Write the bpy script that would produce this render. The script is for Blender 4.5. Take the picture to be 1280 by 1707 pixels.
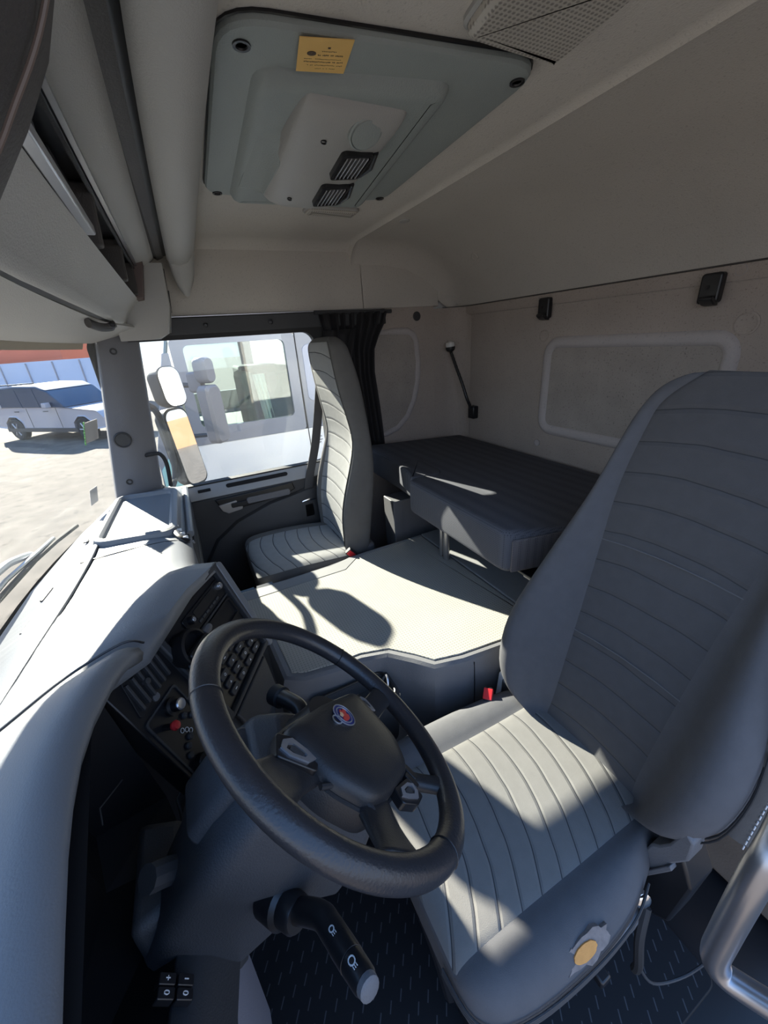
import bpy, bmesh, math, random
from mathutils import Vector as V, Matrix
random.seed(4)
sc = bpy.context.scene
COL = sc.collection
PI = math.pi
for o in list(bpy.data.objects): bpy.data.objects.remove(o)

# ------------------------------------------------------------------ camera, sky, sun, exposure
cam = bpy.data.cameras.new('camera'); camo = bpy.data.objects.new('camera', cam); COL.objects.link(camo)
cam.sensor_fit = 'HORIZONTAL'; cam.sensor_width = 36.0; cam.lens = 36.0*650.0/1280.0
cam.clip_start = 0.02; cam.clip_end = 400
ax = V((-0.4522203, 0.3372598, -0.82568313)); ay = V((-0.88940583, -0.2397917, 0.38917504)); az = V((-0.06673886, 0.91036024, 0.40839951))
M = Matrix((( ax.x, ax.y, ax.z, -1.05), (ay.x, ay.y, ay.z, 0.0), (az.x, az.y, az.z, 1.45), (0, 0, 0, 1)))
camo.matrix_world = M
sc.camera = camo

sc.view_settings.view_transform = 'Standard'; sc.view_settings.look = 'None'
sc.view_settings.gamma = 1.0; sc.view_settings.use_curve_mapping = False
sc.view_settings.exposure = 0.35

w = bpy.data.worlds.new('sky'); sc.world = w; w.use_nodes = True
nt = w.node_tree; nt.nodes.clear()
wo = nt.nodes.new('ShaderNodeOutputWorld'); bg = nt.nodes.new('ShaderNodeBackground')
tc = nt.nodes.new('ShaderNodeTexCoord'); sep = nt.nodes.new('ShaderNodeSeparateXYZ'); cr = nt.nodes.new('ShaderNodeValToRGB')
nt.links.new(tc.outputs['Generated'], sep.inputs[0]); nt.links.new(sep.outputs['Z'], cr.inputs[0])
cr.color_ramp.elements[0].position = 0.0; cr.color_ramp.elements[0].color = (0.86, 0.92, 1.0, 1)
cr.color_ramp.elements[1].position = 0.55; cr.color_ramp.elements[1].color = (0.26, 0.50, 1.0, 1)
nt.links.new(cr.outputs[0], bg.inputs[0]); bg.inputs[1].default_value = 1.6
nt.links.new(bg.outputs[0], wo.inputs[0])

sun = bpy.data.lights.new('sun', 'SUN'); suno = bpy.data.objects.new('sun', sun); COL.objects.link(suno)
sun.energy = 23.0; sun.angle = math.radians(0.55); sun.color = (1.0, 0.92, 0.80)
SUND = V((-1.0, -0.31, -0.57))
suno.rotation_euler = SUND.to_track_quat('-Z', 'Y').to_euler(); suno.location = (6, 2, 5)

# ------------------------------------------------------------------ materials
def mat(name, col, rough=0.6, metal=0.0, bump=0.0, bscale=400.0, var=0.0, vscale=6.0, speck=0.0, sscale=300.0, spec=0.5, coat=0.0):
    m = bpy.data.materials.new(name); m.use_nodes = True; n = m.node_tree.nodes; l = m.node_tree.links
    p = n['Principled BSDF']
    p.inputs['Base Color'].default_value = (*col, 1); p.inputs['Roughness'].default_value = rough
    p.inputs['Metallic'].default_value = metal; p.inputs['Specular IOR Level'].default_value = spec
    p.inputs['Coat Weight'].default_value = coat
    t = n.new('ShaderNodeTexCoord')
    out = None
    def rgbmix(fac, a, b, typ='MIX'):
        x = n.new('ShaderNodeMix'); x.data_type = 'RGBA'; x.blend_type = typ
        l.new(fac, x.inputs[0])
        for s, v in ((6, a), (7, b)):
            if isinstance(v, tuple): x.inputs[s].default_value = v
            else: l.new(v, x.inputs[s])
        return x.outputs[2]
    cur = (*col, 1)
    if var > 0:
        z = n.new('ShaderNodeTexNoise'); z.inputs['Scale'].default_value = vscale; z.inputs['Detail'].default_value = 4
        l.new(t.outputs['Object'], z.inputs['Vector'])
        cur = rgbmix(z.outputs['Fac'], tuple(c*(1-var) for c in col)+(1,), tuple(min(1, c*(1+var)) for c in col)+(1,))
    if speck > 0:
        z = n.new('ShaderNodeTexNoise'); z.inputs['Scale'].default_value = sscale; z.inputs['Detail'].default_value = 2
        l.new(t.outputs['Object'], z.inputs['Vector'])
        r = n.new('ShaderNodeValToRGB'); r.color_ramp.elements[0].position = 0.60; r.color_ramp.elements[1].position = 0.72
        l.new(z.outputs['Fac'], r.inputs[0])
        mm = n.new('ShaderNodeMath'); mm.operation = 'MULTIPLY'; l.new(r.outputs[0], mm.inputs[0]); mm.inputs[1].default_value = speck
        cur = rgbmix(mm.outputs[0], cur, tuple(c*0.35 for c in col)+(1,))
    if not isinstance(cur, tuple): l.new(cur, p.inputs['Base Color'])
    if bump > 0:
        z = n.new('ShaderNodeTexNoise'); z.inputs['Scale'].default_value = bscale; z.inputs['Detail'].default_value = 3
        l.new(t.outputs['Object'], z.inputs['Vector'])
        b = n.new('ShaderNodeBump'); b.inputs['Strength'].default_value = bump; b.inputs['Distance'].default_value = 0.002
        l.new(z.outputs['Fac'], b.inputs['Height']); l.new(b.outputs[0], p.inputs['Normal'])
    return m

def quilt(name, col, line, axis, spacing, bow=0.0, x0=0.0, width=0.06, off=0.0, tilt=0.0):
    """woven fabric with sewn cross lines, spaced along a local axis and bowed across x"""
    m = mat(name, col, 0.92, bump=0.35, bscale=900, var=0.10, vscale=40, spec=0.2)
    n = m.node_tree.nodes; l = m.node_tree.links; p = n['Principled BSDF']
    old = p.inputs['Base Color'].links[0].from_socket; oldn = p.inputs['Normal'].links[0].from_node
    t = n.new('ShaderNodeTexCoord'); s = n.new('ShaderNodeSeparateXYZ'); l.new(t.outputs['Object'], s.inputs[0])
    def mth(op, a, b=None):
        k = n.new('ShaderNodeMath'); k.operation = op
        for i, v in enumerate((a, b)):
            if v is None: continue
            if isinstance(v, (int, float)): k.inputs[i].default_value = v
            else: l.new(v, k.inputs[i])
        return k.outputs[0]
    u = s.outputs[axis]
    xx = mth('SUBTRACT', s.outputs['X'], x0)
    q = mth('MULTIPLY', mth('MULTIPLY', xx, xx), bow)
    wob = n.new('ShaderNodeTexNoise'); wob.inputs['Scale'].default_value = 5; l.new(t.outputs['Object'], wob.inputs['Vector'])
    u = mth('ADD', mth('ADD', u, q), mth('MULTIPLY', wob.outputs['Fac'], 0.022))
    u = mth('ADD', u, mth('MULTIPLY', xx, tilt))
    f = mth('FRACT', mth('DIVIDE', mth('ADD', u, 10.0+off), spacing))
    d = mth('ABSOLUTE', mth('SUBTRACT', f, 0.5))
    k = mth('LESS_THAN', d, width/2)
    x = n.new('ShaderNodeMix'); x.data_type = 'RGBA'; l.new(k, x.inputs[0]); l.new(old, x.inputs[6]); x.inputs[7].default_value = (*line, 1)
    l.new(x.outputs[2], p.inputs['Base Color'])
    sm = mth('MINIMUM', mth('DIVIDE', d, 0.12), 1.0)
    b = n.new('ShaderNodeBump'); b.inputs['Strength'].default_value = 0.6; b.inputs['Distance'].default_value = 0.004
    l.new(sm, b.inputs['Height']); l.new(oldn.outputs[0], b.inputs['Normal']); l.new(b.outputs[0], p.inputs['Normal'])
    return m

def dots(name, col, dark, scale, rough=0.85, amt=1.0):
    """regular small dimples (rubber mat, knitted cover)"""
    m = mat(name, col, rough, var=0.12, vscale=7, spec=0.25)
    n = m.node_tree.nodes; l = m.node_tree.links; p = n['Principled BSDF']
    old = p.inputs['Base Color'].links[0].from_socket
    t = n.new('ShaderNodeTexCoord'); vo = n.new('ShaderNodeTexVoronoi'); vo.inputs['Scale'].default_value = scale; vo.inputs['Randomness'].default_value = 0.0
    l.new(t.outputs['Object'], vo.inputs['Vector'])
    r = n.new('ShaderNodeValToRGB'); r.color_ramp.elements[0].position = 0.22; r.color_ramp.elements[0].color = (1, 1, 1, 1)
    r.color_ramp.elements[1].position = 0.42; r.color_ramp.elements[1].color = (0, 0, 0, 1)
    l.new(vo.outputs['Distance'], r.inputs[0])
    mm = n.new('ShaderNodeMath'); mm.operation = 'MULTIPLY'; mm.inputs[1].default_value = amt; l.new(r.outputs[0], mm.inputs[0])
    x = n.new('ShaderNodeMix'); x.data_type = 'RGBA'; l.new(mm.outputs[0], x.inputs[0]); l.new(old, x.inputs[6]); x.inputs[7].default_value = (*dark, 1)
    l.new(x.outputs[2], p.inputs['Base Color'])
    b = n.new('ShaderNodeBump'); b.inputs['Strength'].default_value = 0.5; b.inputs['Distance'].default_value = 0.0015
    l.new(vo.outputs['Distance'], b.inputs['Height']); l.new(b.outputs[0], p.inputs['Normal'])
    return m

def glass(name, tint, refl=0.08, dust=0.0):
    m = bpy.data.materials.new(name); m.use_nodes = True; n = m.node_tree.nodes; l = m.node_tree.links
    n.clear(); o = n.new('ShaderNodeOutputMaterial')
    tr = n.new('ShaderNodeBsdfTransparent'); tr.inputs[0].default_value = (*tint, 1)
    gl = n.new('ShaderNodeBsdfGlossy'); gl.inputs['Roughness'].default_value = 0.02
    mx = n.new('ShaderNodeMixShader'); mx.inputs[0].default_value = refl
    l.new(tr.outputs[0], mx.inputs[1]); l.new(gl.outputs[0], mx.inputs[2])
    if dust > 0:
        df = n.new('ShaderNodeBsdfDiffuse'); df.inputs[0].default_value = (0.8, 0.8, 0.8, 1)
        t = n.new('ShaderNodeTexCoord'); z = n.new('ShaderNodeTexNoise'); z.inputs['Scale'].default_value = 3; z.inputs['Detail'].default_value = 5
        l.new(t.outputs['Object'], z.inputs['Vector'])
        mm = n.new('ShaderNodeMath'); mm.operation = 'MULTIPLY'; mm.inputs[1].default_value = dust; l.new(z.outputs['Fac'], mm.inputs[0])
        m2 = n.new('ShaderNodeMixShader'); l.new(mm.outputs[0], m2.inputs[0]); l.new(mx.outputs[0], m2.inputs[1]); l.new(df.outputs[0], m2.inputs[2])
        l.new(m2.outputs[0], o.inputs[0])
    else: l.new(mx.outputs[0], o.inputs[0])
    return m

def treads(name, col, light):
    m = mat(name, col, 0.6, spec=0.3)
    n = m.node_tree.nodes; l = m.node_tree.links; p = n['Principled BSDF']
    t = n.new('ShaderNodeTexCoord'); mp = n.new('ShaderNodeMapping'); mp.inputs['Rotation'].default_value = (0, 0, math.radians(35)); l.new(t.outputs['Object'], mp.inputs[0])
    sp = n.new('ShaderNodeSeparateXYZ'); l.new(mp.outputs[0], sp.inputs[0])
    def mth(op, a, b=None):
        k = n.new('ShaderNodeMath'); k.operation = op
        for i, v in enumerate((a, b)):
            if v is None: continue
            if isinstance(v, (int, float)): k.inputs[i].default_value = v
            else: l.new(v, k.inputs[i])
        return k.outputs[0]
    v = mth('MULTIPLY', sp.outputs['Y'], 46.0); row = mth('FLOOR', v)
    u = mth('ADD', mth('MULTIPLY', sp.outputs['X'], 17.0), mth('MULTIPLY', row, 0.37))
    d = mth('MULTIPLY', mth('LESS_THAN', mth('FRACT', u), 0.36), mth('LESS_THAN', mth('FRACT', v), 0.13))
    x = n.new('ShaderNodeMix'); x.data_type = 'RGBA'; l.new(d, x.inputs[0]); x.inputs[6].default_value = (*col, 1); x.inputs[7].default_value = (*light, 1)
    l.new(x.outputs[2], p.inputs['Base Color'])
    return m

M_HEAD = mat('headliner_felt', (0.56, 0.525, 0.48), 0.95, bump=0.5, bscale=260, var=0.10, vscale=3, speck=0.25, sscale=180, spec=0.15)
M_FELT = mat('back_wall_felt', (0.43, 0.372, 0.33), 0.95, bump=0.5, bscale=300, var=0.14, vscale=4, speck=0.5, sscale=190, spec=0.1)
M_FELT2 = mat('panel_felt', (0.38, 0.34, 0.31), 0.95, bump=0.5, bscale=300, var=0.2, vscale=9, speck=0.6, sscale=150, spec=0.1)
M_MOULD = mat('panel_moulding', (0.47, 0.43, 0.42), 0.8, bump=0.3, bscale=300, var=0.08, vscale=5, speck=0.3, sscale=120, spec=0.2)
M_CONS = mat('console_plastic', (0.44, 0.43, 0.41), 0.55, bump=0.5, bscale=330, spec=0.4)
M_CONSD = mat('console_dark', (0.075, 0.068, 0.065), 0.6, bump=0.4, bscale=300)
M_HATCH = mat('hatch_plastic', (0.29, 0.32, 0.31), 0.55, bump=0.4, bscale=350, var=0.08, vscale=4)
M_UNIT = mat('vent_unit_plastic', (0.37, 0.365, 0.35), 0.45, bump=0.25, bscale=400)
M_DASH = mat('dash_plastic', (0.185, 0.195, 0.212), 0.45, bump=0.22, bscale=420, spec=0.5)
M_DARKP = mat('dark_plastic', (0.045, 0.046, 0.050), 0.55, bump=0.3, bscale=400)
M_BLACK = mat('black_plastic', (0.012, 0.012, 0.014), 0.35)
M_PIT = mat('cluster_black', (0.008, 0.008, 0.010), 0.6)
M_GREYP = mat('grey_trim', (0.13, 0.13, 0.138), 0.55, bump=0.4, bscale=380)
M_PILLAR = mat('pillar_plastic', (0.155, 0.155, 0.168), 0.6, bump=0.3, bscale=380)
M_COLUMN = mat('column_plastic', (0.05, 0.054, 0.062), 0.5, bump=0.35, bscale=380)
M_LEATH = mat('wheel_leather', (0.026, 0.026, 0.030), 0.34, bump=0.25, bscale=260, var=0.25, vscale=14, spec=0.55)
M_PAD = mat('wheel_pad', (0.022, 0.022, 0.024), 0.42, bump=0.2, bscale=500)
M_SILVER = mat('silver_trim', (0.55, 0.56, 0.60), 0.3, 0.8)
M_CHROME = mat('chrome', (0.8, 0.8, 0.82), 0.15, 1.0)
M_STEEL = mat('satin_steel', (0.42, 0.42, 0.44), 0.32, 0.9)
M_RUBBER = mat('rubber', (0.02, 0.02, 0.022), 0.7)
M_SEATF = mat('seat_fabric_plain', (0.108, 0.108, 0.115), 0.92, bump=0.4, bscale=900, var=0.12, vscale=30, spec=0.2)
M_SEATFP = mat('seat_fabric_plain_light', (0.13, 0.125, 0.12), 0.92, bump=0.4, bscale=900, var=0.12, vscale=30, spec=0.2)
M_QC = quilt('cushion_lined_fabric', (0.175, 0.170, 0.162), (0.05, 0.05, 0.055), 'Y', 0.052, bow=-1.3, width=0.045, tilt=0.22)
M_QB = quilt('backrest_lined_fabric', (0.092, 0.091, 0.094), (0.05, 0.051, 0.055), 'Z', 0.070, bow=0.6, width=0.03)
M_PQC = quilt('passenger_cushion_fabric', (0.27, 0.27, 0.265), (0.05, 0.05, 0.055), 'Y', 0.062, bow=1.0, width=0.05)
M_PQB = quilt('passenger_backrest_fabric', (0.27, 0.27, 0.265), (0.05, 0.05, 0.055), 'Z', 0.075, bow=0.35, width=0.045, tilt=-0.08)
M_FOAM = mat('foam', (0.62, 0.30, 0.09), 0.95, bump=0.6, bscale=500, var=0.2, vscale=60)
M_TORN = mat('torn_edge', (0.20, 0.175, 0.165), 0.95, bump=0.6, bscale=300, var=0.4, vscale=90)
M_BUNK = dots('bunk_cover', (0.10, 0.103, 0.118), (0.05, 0.052, 0.062), 160, 0.9)
M_BUNKS = dots('bunk_cover_end', (0.15, 0.135, 0.135), (0.07, 0.065, 0.07), 170, 0.9)
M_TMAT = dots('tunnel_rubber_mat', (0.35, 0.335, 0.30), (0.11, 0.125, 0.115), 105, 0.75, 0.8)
M_TMATP = mat('tunnel_mat_plain', (0.22, 0.22, 0.22), 0.7, bump=0.3, bscale=300, var=0.1)
M_TUN = mat('tunnel_side_plastic', (0.15, 0.15, 0.158), 0.55, bump=0.4, bscale=380)
M_FLOOR = treads('floor_mat', (0.010, 0.010, 0.012), (0.06, 0.06, 0.065))
M_CURT = mat('curtain_cloth', (0.020, 0.019, 0.022), 0.9, bump=0.3, bscale=600)
M_BELT = mat('belt_webbing', (0.075, 0.075, 0.08), 0.7, bump=0.4, bscale=700)
M_RED = mat('red_plastic', (0.62, 0.03, 0.035), 0.35)
M_WHITEP = mat('white_print', (0.75, 0.75, 0.75), 0.5)
M_TAG = mat('yellow_card', (0.80, 0.50, 0.16), 0.7, var=0.08, vscale=30)
M_INK = mat('ink', (0.10, 0.07, 0.05), 0.8)
M_LENS = dots('lamp_lens', (0.48, 0.45, 0.40), (0.24, 0.22, 0.20), 125, 0.3)
M_MIRROR = mat('mirror_glass', (0.92, 0.92, 0.92), 0.02, 1.0)
M_GLASS = glass('window_glass', (0.90, 0.93, 0.92), 0.06, 0.05)
M_WSG = glass('windscreen_glass', (0.92, 0.94, 0.93), 0.04, 0.10)
M_LAMPH = mat('lamp_head_clear', (0.65, 0.63, 0.60), 0.2)
M_BLUE = mat('emblem_blue', (0.02, 0.03, 0.16), 0.25)
M_EMRED = mat('emblem_red', (0.60, 0.05, 0.04), 0.3)
M_EMGOLD = mat('emblem_gold', (0.75, 0.45, 0.25), 0.3)
# outside
M_GRAVEL = mat('gravel', (0.108, 0.091, 0.075), 0.95, bump=0.8, bscale=6, var=0.6, vscale=2.6, speck=0.75, sscale=4.5)
M_TRUCKW = mat('truck_white_paint', (0.88, 0.87, 0.86), 0.25, coat=0.3)
M_TRUCKG = mat('truck_grey', (0.24, 0.25, 0.29), 0.3)  # darker grey for the upper cab side, front pillar and sill strip
M_TGLASS = mat('truck_window', (0.10, 0.15, 0.16), 0.08)
M_TIN = mat('truck_inside', (0.30, 0.32, 0.30), 0.8)
M_SUVP = mat('suv_paint', (0.40, 0.385, 0.42), 0.25, coat=0.4)
M_SUVG = mat('suv_glass', (0.02, 0.05, 0.10), 0.05)
M_TYRE = mat('tyre', (0.025, 0.025, 0.027), 0.8)
M_RIM = mat('alloy', (0.45, 0.45, 0.47), 0.3, 0.7)
M_ORANGE = mat('orange_tarp', (0.70, 0.19, 0.10), 0.7, var=0.12, vscale=0.7)
M_CONT = mat('white_container', (0.60, 0.68, 0.85), 0.6, var=0.1, vscale=0.6)
M_BRICK = mat('brick_far', (0.62, 0.36, 0.20), 0.9)
M_GREEN = mat('sticker_green', (0.15, 0.55, 0.12), 0.6)
M_STICK = mat('sticker_grey', (0.62, 0.58, 0.58), 0.7)

# ------------------------------------------------------------------ mesh helpers
def root_loc(o):
    while o.parent: o = o.parent
    return o.location.copy()

def obj(name, bm, m, parent=None, smooth=True, bevel=0.0, bseg=2, sub=0, solid=0.0, angle=35, kind=None, label=None, weld=True):
    """link bm (world coordinates) as ONE mesh object, local to its thing's base"""
    if weld: bmesh.ops.remove_doubles(bm, verts=bm.verts, dist=1e-5)
    bmesh.ops.recalc_face_normals(bm, faces=bm.faces)
    if parent is not None: L = root_loc(parent)
    else:
        n = len(bm.verts); xs = [v.co for v in bm.verts]
        L = V(((min(v.x for v in xs)+max(v.x for v in xs))/2, (min(v.y for v in xs)+max(v.y for v in xs))/2, min(v.z for v in xs)))
    bmesh.ops.translate(bm, verts=bm.verts, vec=-L)
    me = bpy.data.meshes.new(name); bm.to_mesh(me); bm.free()
    o = bpy.data.objects.new(name, me); COL.objects.link(o)
    me.materials.append(m)
    if parent is not None: o.parent = parent
    else: o.location = L
    for p in me.polygons: p.use_smooth = smooth
    if solid:
        s = o.modifiers.new('thickness', 'SOLIDIFY'); s.thickness = solid; s.offset = -1
    if bevel:
        b = o.modifiers.new('bevel', 'BEVEL'); b.width = bevel; b.segments = bseg; b.limit_method = 'ANGLE'; b.angle_limit = math.radians(30)
        b.harden_normals = False
    if sub:
        s = o.modifiers.new('sub', 'SUBSURF'); s.levels = sub; s.render_levels = sub
    if smooth and not sub:
        try: me.set_sharp_from_angle(angle=math.radians(angle))
        except Exception: pass
    if kind: o['kind'] = kind
    if label: o['label'] = label
    return o

def thing(name, label, cat, loc, group=None):
    o = bpy.data.objects.new(name, None); COL.objects.link(o); o.location = loc; o.empty_display_size = 0.05
    o['label'] = label; o['category'] = cat
    if group: o['group'] = group
    return o
def tag(o, label, cat, group=None):
    o['label'] = label; o['category'] = cat
    if group: o['group'] = group
    return o
def struct(name, bm, m, **k): return obj(name, bm, m, kind='structure', **k)

def B(): return bmesh.new()
def face(bm, pts):
    vs = [bm.verts.new(p) for p in pts]
    try: return bm.faces.new(vs)
    except ValueError: return None
def box(bm, x0, x1, y0, y1, z0, z1, T=None):
    P = [V((x, y, z)) for z in (z0, z1) for y in (y0, y1) for x in (x0, x1)]
    if T: P = [T(p) for p in P]
    v = [bm.verts.new(p) for p in P]
    for f in ((0, 1, 3, 2), (4, 6, 7, 5), (0, 4, 5, 1), (2, 3, 7, 6), (0, 2, 6, 4), (1, 5, 7, 3)): bm.faces.new([v[i] for i in f])
    return bm
def loft(bm, rings, closed=True, cap0=True, cap1=True):
    R = [[bm.verts.new(p) for p in r] for r in rings]
    n = len(R[0])
    for a, b in zip(R, R[1:]):
        for i in range(n if closed else n-1):
            j = (i+1) % n
            bm.faces.new((a[i], a[j], b[j], b[i]))
    if closed and cap0: bm.faces.new(R[0][::-1])
    if closed and cap1: bm.faces.new(R[-1])
    return bm
def grid(bm, rows): return loft(bm, rows, closed=False)
def xf(o, e1, e2, e3=None):
    o = V(o); e1 = V(e1); e2 = V(e2); e3 = V(e3) if e3 is not None else e1.cross(e2).normalized()
    return lambda p: o + e1*p[0] + e2*p[1] + e3*p[2]
def rrect(x0, x1, y0, y1, r, n=5):
    pts = []
    for cx, cy, a0 in ((x1-r, y0+r, -PI/2), (x1-r, y1-r, 0), (x0+r, y1-r, PI/2), (x0+r, y0+r, PI)):
        for i in range(n+1):
            a = a0 + PI/2*i/n; pts.append((cx+r*math.cos(a), cy+r*math.sin(a)))
    return pts
def prism(bm, poly, h0, h1, T=None):
    """poly in 2D, extruded h0..h1 along the third axis, mapped by T"""
    T = T or (lambda p: V(p))
    loft(bm, [[T(V((a, b, h))) for a, b in poly] for h in (h0, h1)])
    return bm
def frames(pts, closed):
    P = [V(p) for p in pts]; n = len(P); out = []
    up = None
    for i in range(n):
        a = P[i-1] if (i > 0 or closed) else P[i]; b = P[(i+1) % n] if (i < n-1 or closed) else P[i]
        t = (b-a).normalized()
        if up is None:
            up = V((0, 0, 1)) if abs(t.z) < 0.9 else V((1, 0, 0))
        s = t.cross(up)
        if s.length < 1e-6: s = t.orthogonal()
        s.normalize(); up = s.cross(t).normalized()
        out.append((P[i], s, up))
    return out
def tube(bm, pts, r, n=12, closed=False, r2=None):
    fr = frames(pts, closed)
    rr = r if isinstance(r, (list, tuple)) else [r]*len(fr)
    rings = []
    for (p, s, u), q in zip(fr, rr):
        q2 = r2 if r2 is not None else q
        rings.append([p + s*math.cos(2*PI*k/n)*q + u*math.sin(2*PI*k/n)*q2 for k in range(n)])
    if closed: rings.append(rings[0])
    if closed: loft(bm, rings, cap0=False, cap1=False); bmesh.ops.remove_doubles(bm, verts=bm.verts, dist=1e-6)
    else: loft(bm, rings)
    return bm
def lathe(bm, o, axis, prof, n=24):
    o = V(o); a = V(axis).normalized(); s = a.orthogonal().normalized(); u = a.cross(s)
    loft(bm, [[o + a*h + (s*math.cos(2*PI*k/n) + u*math.sin(2*PI*k/n))*max(r, 1e-4) for k in range(n)] for r, h in prof])
    return bm
def ribbon(bm, pts, nrm, w, th=0.0008):
    """thin printed strip along pts, lying on a surface of normal nrm"""
    nrm = V(nrm).normalized(); P = [V(p) for p in pts]; rings = []
    for i, p in enumerate(P):
        t = (P[min(i+1, len(P)-1)]-P[max(i-1, 0)]).normalized(); s = t.cross(nrm).normalized()*(w/2)
        rings.append([p-s, p+s, p+s+nrm*th, p-s+nrm*th])
    loft(bm, rings); return bm
def catmull(pts, n=6, closed=False):
    P = [V(p) for p in pts]; out = []; m = len(P)
    for i in range(m if closed else m-1):
        p0 = P[(i-1) % m] if (closed or i > 0) else P[i]; p1 = P[i]; p2 = P[(i+1) % m]; p3 = P[(i+2) % m] if (closed or i+2 < m) else p2
        for k in range(n):
            t = k/n
            out.append(0.5*((2*p1)+(p2-p0)*t+(2*p0-5*p1+4*p2-p3)*t*t+(3*p1-p0-3*p2+p3)*t**3))
    if not closed: out.append(P[-1])
    return out
def lerp(a, b, t): return a+(b-a)*t
def interp(tab, x):
    if x <= tab[0][0]: return tab[0][1:]
    for (a, *A), (b, *C) in zip(tab, tab[1:]):
        if x <= b:
            t = (x-a)/(b-a); return [lerp(p, q, t) for p, q in zip(A, C)]
    return tab[-1][1:]

# ------------------------------------------------------------------ the setting: cab shell
YB = -1.59
bm = B()                                                     # back wall slab with a pressed step below the seam
loft(bm, [[V((x, y, z)) for y, z in ((YB, 0.0), (YB, 1.528), (YB+0.004, 1.536), (YB+0.010, 1.546), (YB+0.010, 1.578), (YB-0.05, 1.60), (YB-0.05, 0.0))] for x in (-1.06, 0.0, 1.06)])
wall_back = struct('wall_back', bm, M_FELT, angle=40)
for nm_, sx in (('wall_corner_right', 1), ('wall_corner_left', -1)):
    bm = B(); plan = [(sx*1.0585, -1.40)]+[(sx*(0.95+0.1085*math.cos(a)), YB+0.11-0.1085*math.sin(a)) for a in [PI/2*k/8 for k in range(9)]]
    grid(bm, [[V((x, y, z)) for x, y in plan] for z in (0.75, 1.1, 1.579)])
    struct(nm_, bm, M_FELT, solid=0.0)
bm = B()                                                     # headliner: flat roof, then a soft curve down to the back wall
prof = [(0.36, 1.88), (0.0, 1.88), (-0.45, 1.882), (-0.88, 1.882), (-0.897, 1.879), (-0.905, 1.87), (-0.913, 1.879), (-0.93, 1.882), (-1.10, 1.878),
        (-1.22, 1.862), (-1.33, 1.82), (-1.42, 1.76), (-1.50, 1.69), (-1.555, 1.63), (-1.582, 1.58)]
rows = []
for y, z in prof:
    hw = 1.06
    r = 0.07 if y > -0.9 else 0.13
    zb = max(z-r, 1.579)
    right = [(hw-r+r*math.sin(a), z-(z-zb)*(1-math.cos(a))) for a in [PI/2*k/6 for k in range(7)]]
    row = [V((-x, y, q)) for x, q in right[::-1]] + [V((x, y, z)) for x in (-0.6, -0.3, 0, 0.3, 0.6)] + [V((x, y, q)) for x, q in right]
    rows.append(row)
grid(bm, rows)
ceiling = struct('ceiling', bm, M_HEAD, angle=60)
bm = B()                                                     # roof skin that keeps the daylight out
box(bm, -1.10, 1.10, -1.70, 0.42, 1.93, 1.96)
struct('roof', bm, M_TRUCKW, smooth=False)
bm = B(); box(bm, -1.10, 1.10, -1.70, -1.66, -0.2, 1.96)
struct('wall_back_outer', bm, M_TRUCKW, smooth=False)
bm = B(); box(bm, -1.06, 1.10, 0.36, 0.40, 1.52, 1.93)
struct('wall_front_upper', bm, M_DARKP, smooth=False)
bm = B(); box(bm, 1.10, 1.13, -1.70, -0.72, -0.2, 1.96); box(bm, 1.10, 1.13, -0.72, 0.42, 1.60, 1.96)
struct('wall_right_outer', bm, M_TRUCKW, smooth=False)
bm = B(); box(bm, -1.06, 1.10, -1.62, 0.62, -0.10, -0.02)
struct('floor', bm, M_BLACK, smooth=False)
bm = B(); box(bm, -1.45, -1.03, -1.20, 0.55, -0.55, -0.03)
struct('door_step', bm, M_BLACK, smooth=False)
bm = B(); box(bm, -1.09, -1.06, -1.62, -1.02, 0.0, 1.9)
struct('wall_left', bm, M_FELT, smooth=False)
bm = B()
box(bm, 1.06, 1.09, -1.402, -0.70, 0.0, 1.60)
struct('wall_right', bm, M_FELT, smooth=False)
bm = B()                                                     # fabric side band over the door
box(bm, 1.052, 1.09, -0.958, 0.36, 1.592, 1.86); 
struct('wall_upper_right', bm, M_HEAD, bevel=0.003)
bm = B()
box(bm, 1.053, 1.09, -1.43, -0.962, 1.592, 1.86)
struct('wall_upper_right_rear', bm, M_HEAD, bevel=0.003)
bm = B()                                                     # light strip along the foot of the side band
box(bm, 1.045, 1.06, -1.06, -0.04, 1.586, 1.594)
struct('trim_1', bm, M_STEEL, bevel=0.002)

# raised mouldings pressed into the felt
def moulding(name, T, poly, w, h, m):
    pts = [T((a, b, 0)) for a, b in poly]
    bmm = B(); nrm = (T((0, 0, 1))-T((0, 0, 0))).normalized(); n = len(pts); rings = []
    for i in range(n):
        t = (pts[(i+1) % n]-pts[i-1]).normalized(); s = t.cross(nrm).normalized()
        rings.append([pts[i]+s*(w*0.5)*c+nrm*h*d for c, d in ((-1.25, -0.2), (-0.85, 0.75), (-0.3, 1), (0.3, 1), (0.85, 0.75), (1.25, -0.2))])
    rings.append(rings[0]); loft(bmm, rings, cap0=False, cap1=False)
    return struct(name, bmm, m, angle=50)
Tb = xf((0, YB, 0), (1, 0, 0), (0, 0, 1), (0, 1, 0))
moulding('trim_2', Tb, rrect(-0.355, 0.375, 0.975, 1.375, 0.055), 0.042, 0.014, M_MOULD)
bm = B(); prism(bm, rrect(-0.34, 0.36, 0.99, 1.36, 0.045), 0.0008, 0.003, Tb); struct('trim_3', bm, M_FELT2)
Tr = xf((1.06, 0, 0), (0, -1, 0), (0, 0, 1), (-1, 0, 0))
dsh = [(0.98, 1.47), (1.14, 1.475)] + [(1.205+0.075*math.sin(a), 1.40+0.075*math.cos(a)) for a in (0.3, 0.8, 1.3)] + [(1.288, 1.30), (1.28, 1.20), (1.25, 1.09), (1.20, 1.00), (1.13, 0.94), (1.05, 0.915), (0.98, 0.91)]
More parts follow.
